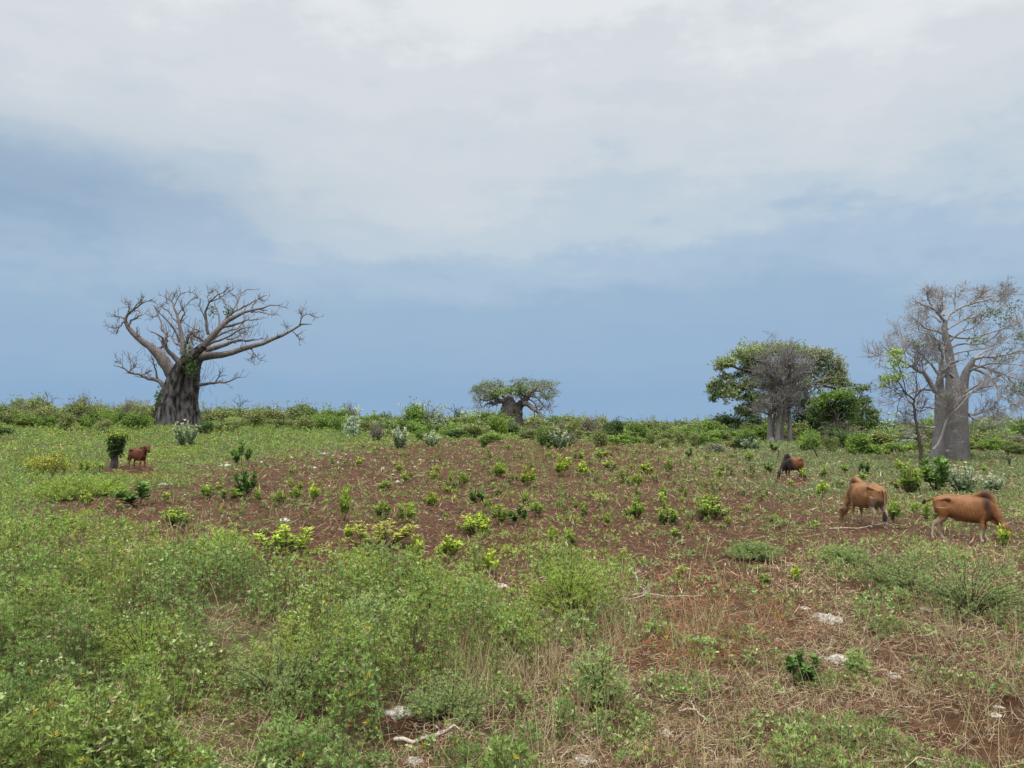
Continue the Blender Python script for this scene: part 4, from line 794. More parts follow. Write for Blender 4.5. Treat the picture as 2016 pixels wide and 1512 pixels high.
KINDS = {
 'olive': [bush_mesh('olive_bush', rb, [(0.246, 0.290, 0.087), (0.189, 0.232, 0.080), (0.304, 0.319, 0.116)]) for _ in range(3)],
 'green': [bush_mesh('green_bush', rb, [(0.174, 0.275, 0.051), (0.246, 0.362, 0.058), (0.131, 0.203, 0.043)], n=1000) for _ in range(3)],
 'dark': [bush_mesh('dark_bush', rb, [(0.065, 0.123, 0.032), (0.102, 0.167, 0.043)], n=1100) for _ in range(2)],
 'grey': [bush_mesh('grey_bush', rb, [(0.246, 0.261, 0.145), (0.290, 0.275, 0.189)], n=760, twiggy=.75, stemcol=(.20, .17, .14)) for _ in range(3)],
 'pale': [bush_mesh('pale_bush', rb, [(0.406, 0.478, 0.334), (0.290, 0.392, 0.232)], n=300, leaf=.11, twiggy=.15) for _ in range(2)],
 'yellow': [bush_mesh('yellow_bush', rb, [(.38, .38, .06), (.26, .33, .06), (.42, .40, .07)], n=520) for _ in range(1)],
}
WORDS = {'olive': 'olive green rounded', 'green': 'bright green leafy', 'dark': 'dark green dense', 'grey': 'grey twiggy thin-leaved', 'pale': 'pale grey-green broad-leaved', 'yellow': 'yellow-green'}
def put_bush(kind, pos, w, h, label, group=None, cat='bush', name='bush', r=rb):
    me = KINDS[kind][r.integers(0, len(KINDS[kind]))]
    o = link(name, me, M_LEAF, None, pos); o.rotation_euler = (0, 0, r.uniform(0, 6.28)); o.scale = (w, w, h)
    return tag(o, label, cat, group)
def belt():
    r = np.random.default_rng(32)
    secs = [(-60, 300, 'left of the big baobab'), (300, 620, 'right of the big baobab trunk'), (620, 930, 'left of the centre baobab'), (930, 1180, 'around the centre baobab'), (1180, 1400, 'left of the grove'), (1400, 1740, 'beside the grove'), (1740, 2080, 'beyond the right baobab')]
    rows = [  # distance, spacing in px, width m, height m
        (175, 24, 6.0, 4.2), (125, 24, 4.6, 3.1), (98, 25, 3.8, 2.3), (80, 30, 2.4, 1.7)]
    rown = ['on the skyline', 'in the rear row', 'in the middle row', 'along the field edge']
    for ri, (D, sp, W, H) in enumerate(rows):
        px = -50 + r.uniform(0, sp)
        while px < 2070:
            sec = [s for s in secs if s[0] <= px < s[1]][0][2]
            d = D * r.uniform(.92, 1.1)
            if ri == 3 and px > 1400: d *= .92
            if (ri >= 2 and 285 < px < 425) or (ri >= 2 and 1490 < px < 1590): px += sp; continue
            if ri == 3 and 300 < px < 1180 and r.random() < .6: px += sp; continue
            kinds = ['olive', 'green', 'grey', 'dark', 'pale']
            pr = {'left of the big baobab': [.50, .36, .08, .03, .03], 'right of the big baobab trunk': [.48, .32, .13, .03, .04], 'left of the centre baobab': [.40, .42, .10, .06, .02], 'around the centre baobab': [.55, .22, .18, .02, .03],
                  'left of the grove': [.47, .32, .12, .05, .04], 'beside the grove': [.3, .3, .25, .12, .03], 'beyond the right baobab': [.35, .4, .15, .07, .03]}[sec]
            k = kinds[r.choice(5, p=pr)]
            w = W * r.uniform(.6, 1.35); h = H * r.uniform(.55, 1.3) * (1.35 if r.random() < .1 else 1)
            if px < 250: h *= 1.15
            if 560 < px < 800 and ri == 1: h *= 1.3; k = 'green' if r.random() < .6 else k
            if 1000 < px < 1400 and ri < 2: h *= .85
            p = at_dist(px, d); p[2] -= .05
            put_bush(k, p, w, h, f'{WORDS[k]} scrub bush {rown[ri]} {sec}', f'{WORDS[k]} scrub {rown[ri]} {sec}', r=r, name='scrub_bush')
            px += sp * r.uniform(.6, 1.3)
belt()
def scrub_far():
    r = np.random.default_rng(33); b = Buf(); n = 9000
    D = np.exp(r.uniform(math.log(190), math.log(900), n)); x = r.uniform(-.8, .8, n) * D
    C = np.stack([x, D, ground_z(x, D) + r.random(n) * 1.5 * (.4 + fbm(x / 9, D / 30, 2))], 1)
    tuft_leaves(b, C, r.normal(size=(n, 3)) * .5 + [0, 0, 1], .9 * D / 250, 5, (.4, 1.4), .5, np.array([(.13, .16, .07), (.16, .19, .08), (.10, .13, .06)])[r.integers(0, 3, n)], r)
    o = link('distant_scrub', b.mesh('distant_scrub'), M_LEAF); tag(o, 'distant low scrub reaching to the horizon', 'scrub', kind='stuff')
scrub_far()

# ------------------------------------------------------------------ young leafy plants of the field
def sapling_mesh(name, r, tips, body, whorls=6, nl=9, stems=4, leaf=.22, wr=.36, low=0.42, dead=0.0):
    """unit plant, 1 wide and 1 high: stems from one root, leaf whorls up the stems, younger leaves at the tips"""
    b = Buf(); a = r.uniform(0, 6.28) + np.arange(stems) * 2 * np.pi / stems + r.normal(size=stems) * .4
    sp = r.uniform(.10, .42, stems); sp[0] = .05; tipz = r.uniform(.40, .90, stems); tipz[0] = .95
    base = np.stack([np.cos(a) * .03, np.sin(a) * .03, np.full(stems, -.04)], 1); tip = np.stack([np.cos(a) * sp, np.sin(a) * sp, tipz], 1)
    mid = base * .5 + tip * .5 + np.stack([np.cos(a) * .05, np.sin(a) * .05, a * 0 - .03], 1)
    P = np.stack([base, mid, tip], 1); Pr = np.stack([resample(p, np.ones(3), 7)[0] for p in P])
    v, q = tubes(Pr, np.linspace(.02, .008, 7)[None].repeat(stems, 0), 4); b.add(v, q, (.20, .17, .09))
    for s_ in range(stems):
        t = np.linspace(low + .1 * r.random(), 1, whorls) ; pos = np.array([[np.interp(u, np.linspace(0, 1, 7), Pr[s_, :, k]) for k in range(3)] for u in t])
        pos += r.normal(size=pos.shape) * .02
        ax = unit(np.gradient(pos, axis=0)) + r.normal(size=pos.shape) * .12
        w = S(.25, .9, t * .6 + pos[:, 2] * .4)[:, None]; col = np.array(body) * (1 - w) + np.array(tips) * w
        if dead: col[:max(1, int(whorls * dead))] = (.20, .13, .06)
        tuft_leaves(b, pos, ax, leaf * (1.05 - .25 * t), nl, (.5, 1.35), wr, col, r, .14)
    return b.mesh(name)
rs = np.random.default_rng(41)
SAP = {
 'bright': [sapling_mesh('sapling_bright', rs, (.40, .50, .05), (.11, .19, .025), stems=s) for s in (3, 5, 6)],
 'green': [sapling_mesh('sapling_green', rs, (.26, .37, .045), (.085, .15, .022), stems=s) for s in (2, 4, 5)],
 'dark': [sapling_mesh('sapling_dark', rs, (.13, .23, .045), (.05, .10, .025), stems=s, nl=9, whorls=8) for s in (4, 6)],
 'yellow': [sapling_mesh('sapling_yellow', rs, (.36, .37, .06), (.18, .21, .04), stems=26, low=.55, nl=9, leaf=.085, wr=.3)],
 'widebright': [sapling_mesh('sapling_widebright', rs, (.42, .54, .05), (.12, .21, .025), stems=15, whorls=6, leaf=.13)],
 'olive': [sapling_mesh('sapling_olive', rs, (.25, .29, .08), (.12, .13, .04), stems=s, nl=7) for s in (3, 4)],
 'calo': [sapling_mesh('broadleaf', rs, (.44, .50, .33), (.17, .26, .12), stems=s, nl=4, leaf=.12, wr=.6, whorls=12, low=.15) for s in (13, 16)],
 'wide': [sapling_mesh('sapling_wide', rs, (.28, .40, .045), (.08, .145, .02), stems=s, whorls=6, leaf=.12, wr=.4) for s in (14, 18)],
}
# columns: kind, x, y of the foot, height, width  (px of the 2016 wide frame)
PL = """green 507 1000 36 32;green 552 995 27 25;green 580 987 25 22;green 590 967 17 20;bright 620 987 32 25;green 640 1000 17 16;green 677 1025 60 32;olive 600 1022 20 17
green 760 965 17 25;green 797 950 20 20;bright 785 930 20 12;olive 792 902 13 14;bright 850 997 27 32;olive 840 955 17 12;green 867 955 18 12;olive 847 930 11 12;bright 860 930 13 12;green 887 955 26 12;green 910 960 28 22
bright 885 972 13 17;olive 851 915 15 12;olive 865 907 17 12;olive 682 917 12 13;green 757 1022 33 30;green 792 1032 40 36;bright 937 1052 38 58;dark 942 990 22 32;green 962 1012 28 30;olive 962 910 20 14;olive 955 925 15 22;green 977 940 22 20;olive 967 955 18 12
dark 954 884 22 16;bright 560 1092 54 92;yellow 750 1078 50 118;bright 687 1062 27 24;bright 820 1102 46 36;bright 880 1104 46 44;bright 965 1130 46 38
green 982 940 27 26;olive 1007 955 23 20;bright 1037 957 36 32;green 1047 932 20 20;dark 981 977 14 14;green 1032 995 24 14;dark 1022 1032 37 36;green 1057 1017 27 32;green 985 1034 38 38;dark 1067 881 20 16;dark 1125 880 11 14;dark 1085 883 14 20
green 1080 907 16 20;bright 1105 937 38 32;green 1135 907 16 20;bright 1147 937 28 24;green 1180 905 17 20;green 1200 900 12 18;green 1205 925 17 26;olive 1235 955 35 28;bright 1257 955 22 18;bright 1272 932 20 30;green 1252 915 12 12;olive 1255 985 28 14
green 1307 982 24 15;olive 1345 980 40 16;green 1297 917 17 12;green 1315 932 26 16;green 1340 917 14 9;dark 1359 902 20 15;green 1285 895 9 12;olive 1255 893 9 14;bright 1415 942 16 20;olive 1430 935 21 26;olive 1410 970 30 22
wide 1250 1020 38 50;green 1195 1035 24 18;wide 1317 1034 37 52;wide 1400 1023 44 64;olive 1372 1024 26 18;green 1330 1057 16 30;bright 1087 1070 32 26;green 1124 1076 31 28;bright 997 1095 20 17;bright 1227 1097 14 15;bright 1340 1135 20 26
green 1470 1010 14 18;green 1522 1030 15 18;green 1604 1042 17 20;dark 1512 930 18 16;green 1475 910 20 20;olive 1477 938 25 26;bright 1580 945 20 27;green 1622 942 22 20;green 1555 965 20 17;bright 1617 980 32 22;dark 1700 932 22 22;green 1700 948 14 40
green 1760 1030 40 32;green 1802 1018 28 24;green 1830 1033 43 35;green 1762 992 12 12;wide 1788 972 58 58;green 1770 940 34 30;dark 1845 968 64 58;green 1745 897 12 20;green 1762 886 12 18;green 1790 890 14 22;dark 1522 890 17 22
dark 272 996 44 68;green 325 992 22 24;bright 172 995 22 28;bright 198 1004 13 15;green 235 1007 14 20;wide 118 1046 38 60;bright 160 1046 22 34;bright 17 1045 22 24;green 347 1036 37 54;green 162 935 28 20;green 197 932 20 24;dark 475 918 47 34
dark 484 982 50 40;green 412 982 26 34;green 445 988 25 38;bright 430 965 14 14;green 1440 905 12 18;dark 1400 888 14 18;olive 1100 905 12 16;olive 1020 905 14 20;olive 990 915 12 14;olive 1160 920 14 18;green 1225 940 15 16;olive 1290 950 18 20;green 1370 930 14 14;olive 1390 905 12 14
green 1500 985 14 14;olive 1540 990 14 16;olive 1650 960 16 22;green 1660 930 14 20;olive 1460 975 14 16;bright 1345 1010 12 14;olive 1110 985 10 14;olive 1180 975 12 12;green 1910 905 14 22;green 1965 882 16 26;dark 1985 884 18 26;green 1940 930 12 20;olive 1350 945 16 14;olive 1000 1060 10 12
bright 1976 1082 46 32;bright 1790 1130 15 20;green 1900 1105 12 16;bright 1565 1150 34 22;green 1500 1150 20 26;green 1265 1125 26 16;green 520 1055 14 18;dark 1575 1345 56 60;green 30 1100 20 26;bright 1920 1000 10 14"""
def field_plants():
    r = np.random.default_rng(42); items = []
    for e in PL.replace('\n', ';').split(';'):
        k, x, y, h, w = e.split(); items.append([k, float(x), float(y), float(h), float(w)])
    cw = {'bright': 'bright yellow-green', 'green': 'fresh green', 'dark': 'dark green', 'yellow': 'yellowing', 'olive': 'dull olive', 'wide': 'broad green', 'widebright': 'bright', 'calo': 'pale'}
    def band(y): return 'far edge' if y < 912 else 'far' if y < 945 else 'middle' if y < 990 else 'near' if y < 1045 else 'front' if y < 1100 else 'foreground'
    def sect(x): return ('below the left baobab', 480) if x < 480 else ('left half of the field', 800) if x < 800 else ('below the centre baobab', 1130) if x < 1130 else ('right half of the field', 1480) if x < 1480 else ('near the cattle', 9999)
    grp = {}
    for it in items:
        grp.setdefault((it[0], band(it[2]), sect(it[1])[0]), []).append(it)
    ordw = ['first', 'second', 'third', 'fourth', 'fifth', 'sixth', 'seventh', 'eighth', 'ninth', 'tenth', 'eleventh', 'twelfth']
    for (k, bd, sc), L in grp.items():
        L.sort(key=lambda a: a[1])
        for i, (_, x, y, h, w) in enumerate(L):
            pos = on_ground(x, y); D = pos[1]; m = D / F
            nm = 'shrub' if w > 45 else 'sapling'
            o_ = '' if len(L) == 1 else f'{ordw[i]} from the left, '
            lab = f'{cw[k]} {nm}, {o_}{bd} row, {sc}'
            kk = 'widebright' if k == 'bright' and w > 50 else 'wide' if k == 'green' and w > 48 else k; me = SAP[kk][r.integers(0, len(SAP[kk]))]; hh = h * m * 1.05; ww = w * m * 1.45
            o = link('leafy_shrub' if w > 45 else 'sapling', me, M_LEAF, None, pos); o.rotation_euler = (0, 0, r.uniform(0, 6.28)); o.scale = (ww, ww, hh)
            tag(o, lab, nm, 'leafy young plants in the field')
    cnt = {}
    for _ in range(900):                         # small seedlings between the larger plants
        y_ = 875 + 175 * r.random() ** 1.3; x_ = r.uniform(430, 1560); p = on_ground(x_, y_)
        g_, d_, f_, _a, _b = cover_maps(np.array([p[0]]), np.array([p[1]]))
        if f_[0] < .7 or float(fbm(p[0] / 2.5, p[1] / 4, 2)) < .5 - .1 * (x_ > 900) or len(cnt) > 999: continue
        if sum(cnt.values()) >= 110: break
        k = ['olive', 'green', 'bright'][r.choice(3, p=[.5, .35, .15])]; bd = band(y_); sc = sect(x_)[0]; cnt[k] = cnt.get(k, 0) + 1
        m = p[1] / F; h = r.uniform(5, 15) + (y_ - 875) * .06; w = h * r.uniform(.7, 1.4)
        o = link('seedling', SAP[k][r.integers(0, len(SAP[k]))], M_LEAF, None, p); o.scale = (w * m, w * m, h * m); o.rotation_euler = (0, 0, r.uniform(0, 6)); tag(o, f'tiny {cw[k]} seedling between the larger plants, {bd} row, {sc}', 'seedling', f'tiny {cw[k]} seedlings, {bd} row, {sc}')
    for (x, y, h, w, lab) in [(1100, 883, 38, 46, 'pale grey-green broad-leaved bush at the far field edge right of the centre baobab'), (786, 882, 44, 50, 'taller pale broad-leaved bush at the field edge left of the centre baobab'),
                         (850, 878, 28, 40, 'lower pale broad-leaved bush at the field edge left of the centre baobab'), (365, 880, 52, 56, 'pale straggling broad-leaved bush at the foot of the big left baobab'),
                         (1477, 886, 24, 38, 'pale broad-leaved bush left of the bare grove baobab roots'), (1657, 881, 25, 32, 'pale broad-leaved bush in front of the green trees right of the grove'),
                         (1898, 970, 54, 62, 'whitish broad-leaved bush with yellow leaves at the foot of the right baobab'), (1955, 968, 38, 44, 'sparse pale broad-leaved plant right of the whitish bush'),
                         (1911, 862, 26, 34, 'pale broad-leaved bush seen right of the grey baobab trunk')]:
        pos = on_ground(x, y); m = pos[1] / F
        o = link('broadleaf_bush', SAP['calo'][r.integers(0, 2)], M_LEAF, None, pos); o.scale = (w * m * 1.1, w * m * 1.1, h * m * 1.05); o.rotation_euler = (0, 0, r.uniform(0, 6)); tag(o, lab, 'bush', 'pale broad-leaved bushes')
    for (x, y, h, w, k, lab) in [(98, 938, 62, 84, 'yellow', 'large yellow-green bush standing alone left of the calf'), (45, 918, 22, 22, 'yellow', 'small yellow bush left of the large yellow-green one'), (405, 858, 30, 44, 'dark', 'dark green bush right of the big baobab foot'), (8, 862, 22, 36, 'dark', 'dark green bush at the left edge of the scene')]:
        pos = on_ground(x, y); m = pos[1] / F; put_bush(k, pos, w * m, h * m, lab, r=r, name='leafy_bush')
field_plants()

def feathery(r, h, rad, n_st, pal, leaf=.032, tuft_n=13, nl=9):
    """feathery shrub: many thin stems fanning from one foot, fine leaflets on their outer part"""
    b = Buf(); a = r.uniform(0, 6.28, n_st); s_ = rad * np.sqrt(r.random(n_st)); hz = h * np.sqrt(np.maximum(1 - (s_ / rad / 1.15) ** 2, .08)) * r.uniform(.35, 1.1, n_st)
    base = np.stack([np.cos(a) * .05, np.sin(a) * .05, np.full(n_st, -.03)], 1); tip = np.stack([np.cos(a) * s_, np.sin(a) * s_, hz], 1)
    mid = base * .45 + tip * .55 + np.stack([-np.cos(a) * s_ * .12, -np.sin(a) * s_ * .12, hz * .1], 1)
    P = np.stack([base, mid, tip], 1); Pr = np.stack([resample(p, np.ones(3), 6)[0] for p in P]) + r.normal(size=(n_st, 6, 3)) * .012
    v, q = tubes(Pr, np.linspace(.008, .003, 6)[None].repeat(n_st, 0), 3); b.add(v, q, (.11, .07, .045))
    t = r.uniform(.30, 1.0, n_st * tuft_n) ** .8 * 5; idx = np.repeat(np.arange(n_st), tuft_n); i = np.minimum(t.astype(int), 4); f = (t - i)[:, None]
    C = Pr[idx, i] * (1 - f) + Pr[idx, i + 1] * f + r.normal(size=(len(idx), 3)) * .035
    A = unit(Pr[idx, 5] - Pr[idx, 3]) + r.normal(size=(len(idx), 3)) * .5 + [0, 0, .2]
    cc = np.array(pal)[r.integers(0, len(pal), len(idx))]
    tuft_leaves(b, C, A, np.full(len(idx), leaf), nl, (.3, 1.2), .21, cc, r, .14)
    return b
def feathery_shrubs():
    r = np.random.default_rng(43)
    pa = [(.34, .46, .09), (.27, .38, .075), (.41, .50, .09)]; pb = [(.30, .39, .14), (.24, .33, .11), (.36, .43, .15)]
    for (x, y, h, w, pal, lab) in [
        (1120, 1215, 145, 250, pa, 'big feathery light green shrub in the foreground below the centre of the field'), (1905, 1215, 130, 330, pb, 'wide feathery blue-green shrub at the right below the grazing cattle'),
        (1770, 1165, 90, 170, pb, 'feathery grey-green shrub in front of the middle cow'), (830, 1190, 110, 210, pa, 'feathery green shrub left of the pale rock in the foreground'), (700, 1250, 90, 190, pb, 'low feathery shrub left of centre in the foreground'),
        (1180, 1400, 120, 130, pb, 'dark-stemmed feathery shrub in the lower middle foreground'), (1010, 1290, 110, 190, pa, 'feathery shrub among the pale dry stalks'), (440, 1120, 90, 150, pa, 'feathery shrub behind the yellow stalks on the left'),
        (130, 985, 50, 150, pa, 'low fern-like green mound left of the calf'), (215, 975, 36, 90, pa, 'second fern-like green mound below the calf'), (60, 1200, 90, 220, pb, 'feathery blue-green shrub at the left edge'),
        (290, 1330, 130, 230, pa, 'deep green feathery shrub in the left foreground'), (560, 1390, 130, 260, pb, 'blue-green feathery shrub low in the left centre foreground'), (1480, 1100, 34, 130, pb, 'small feathery tuft at the near field edge right of centre'),
        (880, 1420, 90, 200, pb, 'dense blue-green feathery shrub beside the bottom rocks'), (1690, 1330, 50, 40, pb, 'slim dark-stemmed feathery shrub beside the long pale rock'), (720, 1150, 60, 130, pa, 'pale feathery tuft right of the bright shrub'),
        (1660, 1110, 40, 110, pb, 'small feathery tuft left of the two near cows')]:
        pos = on_ground(x, y); D = pos[1]; m = D / F; hh = h * m; ww = w * m / 2; k = max(1, D / 9)
        b = feathery(r, hh, ww, int(34 + 60 * min(1, ww)), pal, leaf=.030 * k ** .8, tuft_n=int(24 / k ** .3), nl=10)
        o = link('feathery_shrub', b.mesh('feathery_shrub'), M_LEAF, None, pos); o.rotation_euler = (0, 0, r.uniform(0, 6)); tag(o, lab, 'shrub', 'feathery shrubs')
feathery_shrubs()

def stump():
    r = np.random.default_rng(44); pos = on_ground(226, 921); m = pos[1] / F
    t = thing('overgrown_stump', 'weathered tree stump capped with leafy creeper beside the standing calf', 'stump', pos)
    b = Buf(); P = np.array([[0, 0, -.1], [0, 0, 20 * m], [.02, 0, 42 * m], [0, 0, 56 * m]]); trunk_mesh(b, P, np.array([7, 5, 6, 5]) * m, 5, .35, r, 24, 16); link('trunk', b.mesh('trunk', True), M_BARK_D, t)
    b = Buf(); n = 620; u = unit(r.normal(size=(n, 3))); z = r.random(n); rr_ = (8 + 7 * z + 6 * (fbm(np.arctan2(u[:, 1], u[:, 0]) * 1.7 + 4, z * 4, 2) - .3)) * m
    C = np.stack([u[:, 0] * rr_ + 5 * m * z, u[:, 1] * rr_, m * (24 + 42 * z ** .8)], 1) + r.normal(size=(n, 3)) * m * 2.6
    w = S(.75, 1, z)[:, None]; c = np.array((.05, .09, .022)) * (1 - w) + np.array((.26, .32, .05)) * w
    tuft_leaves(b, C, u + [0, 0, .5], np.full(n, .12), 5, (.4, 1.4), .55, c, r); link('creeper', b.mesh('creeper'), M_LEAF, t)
stump()

# ------------------------------------------------------------------ rocks, sticks, posts
def limestone():
    m, t, b = mat('limestone'); N = t.nodes; Lk = t.links; tcn = N.new('ShaderNodeTexCoord')
    a = N.new('ShaderNodeTexNoise'); a.inputs['Scale'].default_value = 9; a.inputs['Detail'].default_value = 8; a.inputs['Roughness'].default_value = .7; Lk.new(tcn.outputs['Object'], a.inputs[0])
    r1 = N.new('ShaderNodeValToRGB'); e = r1.color_ramp.elements; e[0].position = .36; e[0].color = (.06, .048, .038, 1); e[1].position = .57; e[1].color = (.54, .505, .44, 1); Lk.new(a.outputs[0], r1.inputs[0])
    Lk.new(r1.outputs[0], b.inputs['Base Color']); b.inputs['Roughness'].default_value = .95; b.inputs['Specular IOR Level'].default_value = .15
    bp = N.new('ShaderNodeBump'); bp.inputs['Strength'].default_value = 1; bp.inputs['Distance'].default_value = .03; Lk.new(a.outputs[0], bp.inputs['Height']); Lk.new(bp.outputs[0], b.inputs['Normal'])
    return m
M_ROCK = limestone()
def rocks():
    r = np.random.default_rng(51)
    for (x, y, w, h, lab) in [
        (1637, 1226, 62, 26, 'largest pale limestone rock on the right, long with a knobbly left end'), (1586, 1200, 24, 12, 'small pitted rock up-left of the largest pale rock'), (1826, 1203, 30, 14, 'flat pitted rock beside the wide feathery shrub'),
        (1653, 1304, 48, 26, 'pale wedge rock with dark shaded end on the right'), (1763, 1336, 38, 20, 'pale rock with a hollow underside below the wedge rock'), (1511, 1153, 18, 12, 'small round pale stone at the near edge of the field on the right'),
        (1966, 1247, 17, 10, 'small pale stone near the right edge above the bare soil'), (1978, 1290, 16, 9, 'low grey stone near the right edge, below the small pale stone'), (1971, 1394, 24, 11, 'smooth elongated pale stone at the right edge of the bare soil'),
        (1964, 1412, 30, 17, 'brown crumbly rock at the right edge of the bare soil'), (1655, 1424, 20, 10, 'flat pale stone left of the bare soil'), (1451, 1502, 28, 18, 'pale rock at the bottom right of centre'), (1657, 1456, 18, 14, 'rounded pale stone left of the bottom bare soil'),
        (1743, 1412, 16, 10, 'small pale stone on the rim of the bare soil'), (1317, 1450, 42, 26, 'pale rock with dark hollow in the bottom middle'), (1151, 1502, 54, 26, 'broad pale rock at the bottom centre'), (1106, 1342, 16, 10, 'small whitish stone among dry stalks'),
        (783, 1412, 64, 34, 'large crumbly pale rock half hidden by weeds left of the dead branch'), (814, 1508, 46, 28, 'pale rock at the bottom edge below the dead branch'), (985, 1158, 34, 18, 'pale rock in the middle foreground behind the feathery shrubs'),
        (148, 1484, 32, 16, 'pale stone at the bottom left, smaller of the pair'), (237, 1482, 56, 34, 'crumbly grey-white rock at the bottom left, larger of the pair'), (322, 955, 26, 9, 'flat pale rock at the left end of the brown field'),
        (442, 918, 26, 10, 'low broken rock left of the round dark sapling'), (1880, 1000, 14, 9, 'whitish stone behind the nearest grazing cow'), (557, 1026, 22, 12, 'brownish boulder in the brown field left of centre'), (634, 894, 22, 6, 'flat pale slab at the far left of the brown field'),
        (1760, 1038, 9, 4, 'tiny white stone beside the middle cow'), (1648, 1012, 10, 7, 'small pale stone in front of the grazing muzzle')]:
        pos = on_ground(x, y); m = pos[1] / F; P, q = rock_arrays(r, 22)
        ww = w * m * .5; P = P * np.array([ww, ww * .75, h * m * .50]); P[:, 2] = np.maximum(P[:, 2], -.06)
        me = new_mesh('limestone_rock', P, q, None, True); o = link('limestone_rock', me, M_ROCK, None, pos + np.array([0, ww * .6, -.02])); o.rotation_euler = (0, 0, r.uniform(-.4, .4)); tag(o, lab, 'rock', 'limestone rocks')
rocks()
M_STICK = bark_material('dead_wood', (.34, .28, .22), (.50, .43, .36), (.20, .15, .11), 6, .35, .3)
M_CHAR = bark_material('charred_wood', (.02, .018, .016), (.05, .042, .036), (.01, .01, .01), 6, .4, .3)
def sticks():
    r = np.random.default_rng(52)
    def stick(name, lab, lines, rad, mt, cat, z=.03, twigs=0, grp=None):
        g0 = on_ground(*lines[0][0][:2]); b = Buf()
        for ln, ra in zip(lines, rad):
            pts = [on_ground(x, y) + np.array([0, 0, z]) for x, y in ln]; P, R = resample(np.array(pts) - g0, np.linspace(ra, ra * .45, len(pts)), 10)
            v, q = tubes(wobble(P[None], ra * .8, r), R[None], 6); b.add(v, q, GREY)
            if twigs: P1, R1 = spawn(P[None], R[None], twigs, .1, 1, .35, .9, .15, .5, 4, r, .35, .003, .5); v, q = tubes(P1, R1, 3); b.add(v, q, GREY)
        o = link(name, b.mesh(name, True), mt, None, g0); tag(o, lab, cat, grp)
    stick('dead_branch', 'curved bleached dead branch lying between the pale rocks at the bottom', [[(777, 1462), (812, 1465), (845, 1460), (880, 1447), (920, 1447), (955, 1452)], [(850, 1458), (872, 1446), (885, 1440)]], [.02, .012], M_STICK, 'branch')
    stick('dead_branch', 'long thin dead branch with a tangle of twigs in the right middle foreground', [[(1240, 1188), (1275, 1184), (1320, 1189), (1385, 1187)], [(1275, 1184), (1255, 1155), (1252, 1140)], [(1270, 1186), (1240, 1195), (1200, 1185), (1180, 1215)]], [.018, .012, .010], M_STICK, 'branch', .12, 14)
    stick('dead_branch', 'bleached forked twig on the bare soil at the bottom right', [[(1800, 1500), (1790, 1493), (1765, 1483), (1745, 1462)], [(1770, 1487), (1758, 1470), (1750, 1452)]], [.010, .008], M_STICK, 'branch')
    stick('dead_branch', 'reddish forked twig in the bottom middle of the foreground', [[(1335, 1410), (1365, 1408), (1385, 1420), (1400, 1425)], [(1365, 1408), (1362, 1390), (1380, 1378)]], [.012, .010], M_STICK, 'branch', .05, 4)
    stick('fallen_stem', 'long thin pale stem lying across the brown soil in front of the middle cow', [[(1632, 1043), (1680, 1042), (1720, 1036), (1745, 1031), (1768, 1042)]], [.018], M_STICK, 'stem', .03)
    stick('fallen_stem', 'thin straight stem on the soil left of the middle cow', [[(1400, 1034), (1460, 1038), (1600, 1046)]], [.014], M_STICK, 'stem', .02)
    def post(lab, x0, y0, x1, y1, ra, cat='charred stick'):
        g0 = on_ground(x0, y0); m = g0[1] / F; b = Buf(); P = np.array([[0, 0, -.1], [(x1 - x0) * m * .5, 0, (y0 - y1) * m * .5], [(x1 - x0) * m, .1, (y0 - y1) * m]]); P, R = resample(P, [ra, ra * .8, ra * .5], 7)
        v, q = tubes(wobble(P[None], ra * .3, r), R[None], 6); b.add(v, q, GREY); P1, R1 = spawn(P[None], R[None], 4, .3, 1, .4, .9, .2, .5, 3, r, .3, .012, .5); v, q = tubes(P1, R1, 3); b.add(v, q, GREY)
        o = link('charred_stick', b.mesh('charred_stick', True), M_CHAR, None, g0); tag(o, lab, cat, 'charred sticks')
    post('tall charred leaning stick behind the dark-necked bull', 1611, 901, 1599, 877, .06); post('short charred stick behind the tall leaning one', 1618, 887, 1611, 878, .05); post('small charred stub up-left of the dark-necked bull', 1530, 905, 1534, 888, .04); post('black charred stub on the pale ground at the right edge', 1988, 918, 1986, 902, .06)
sticks()

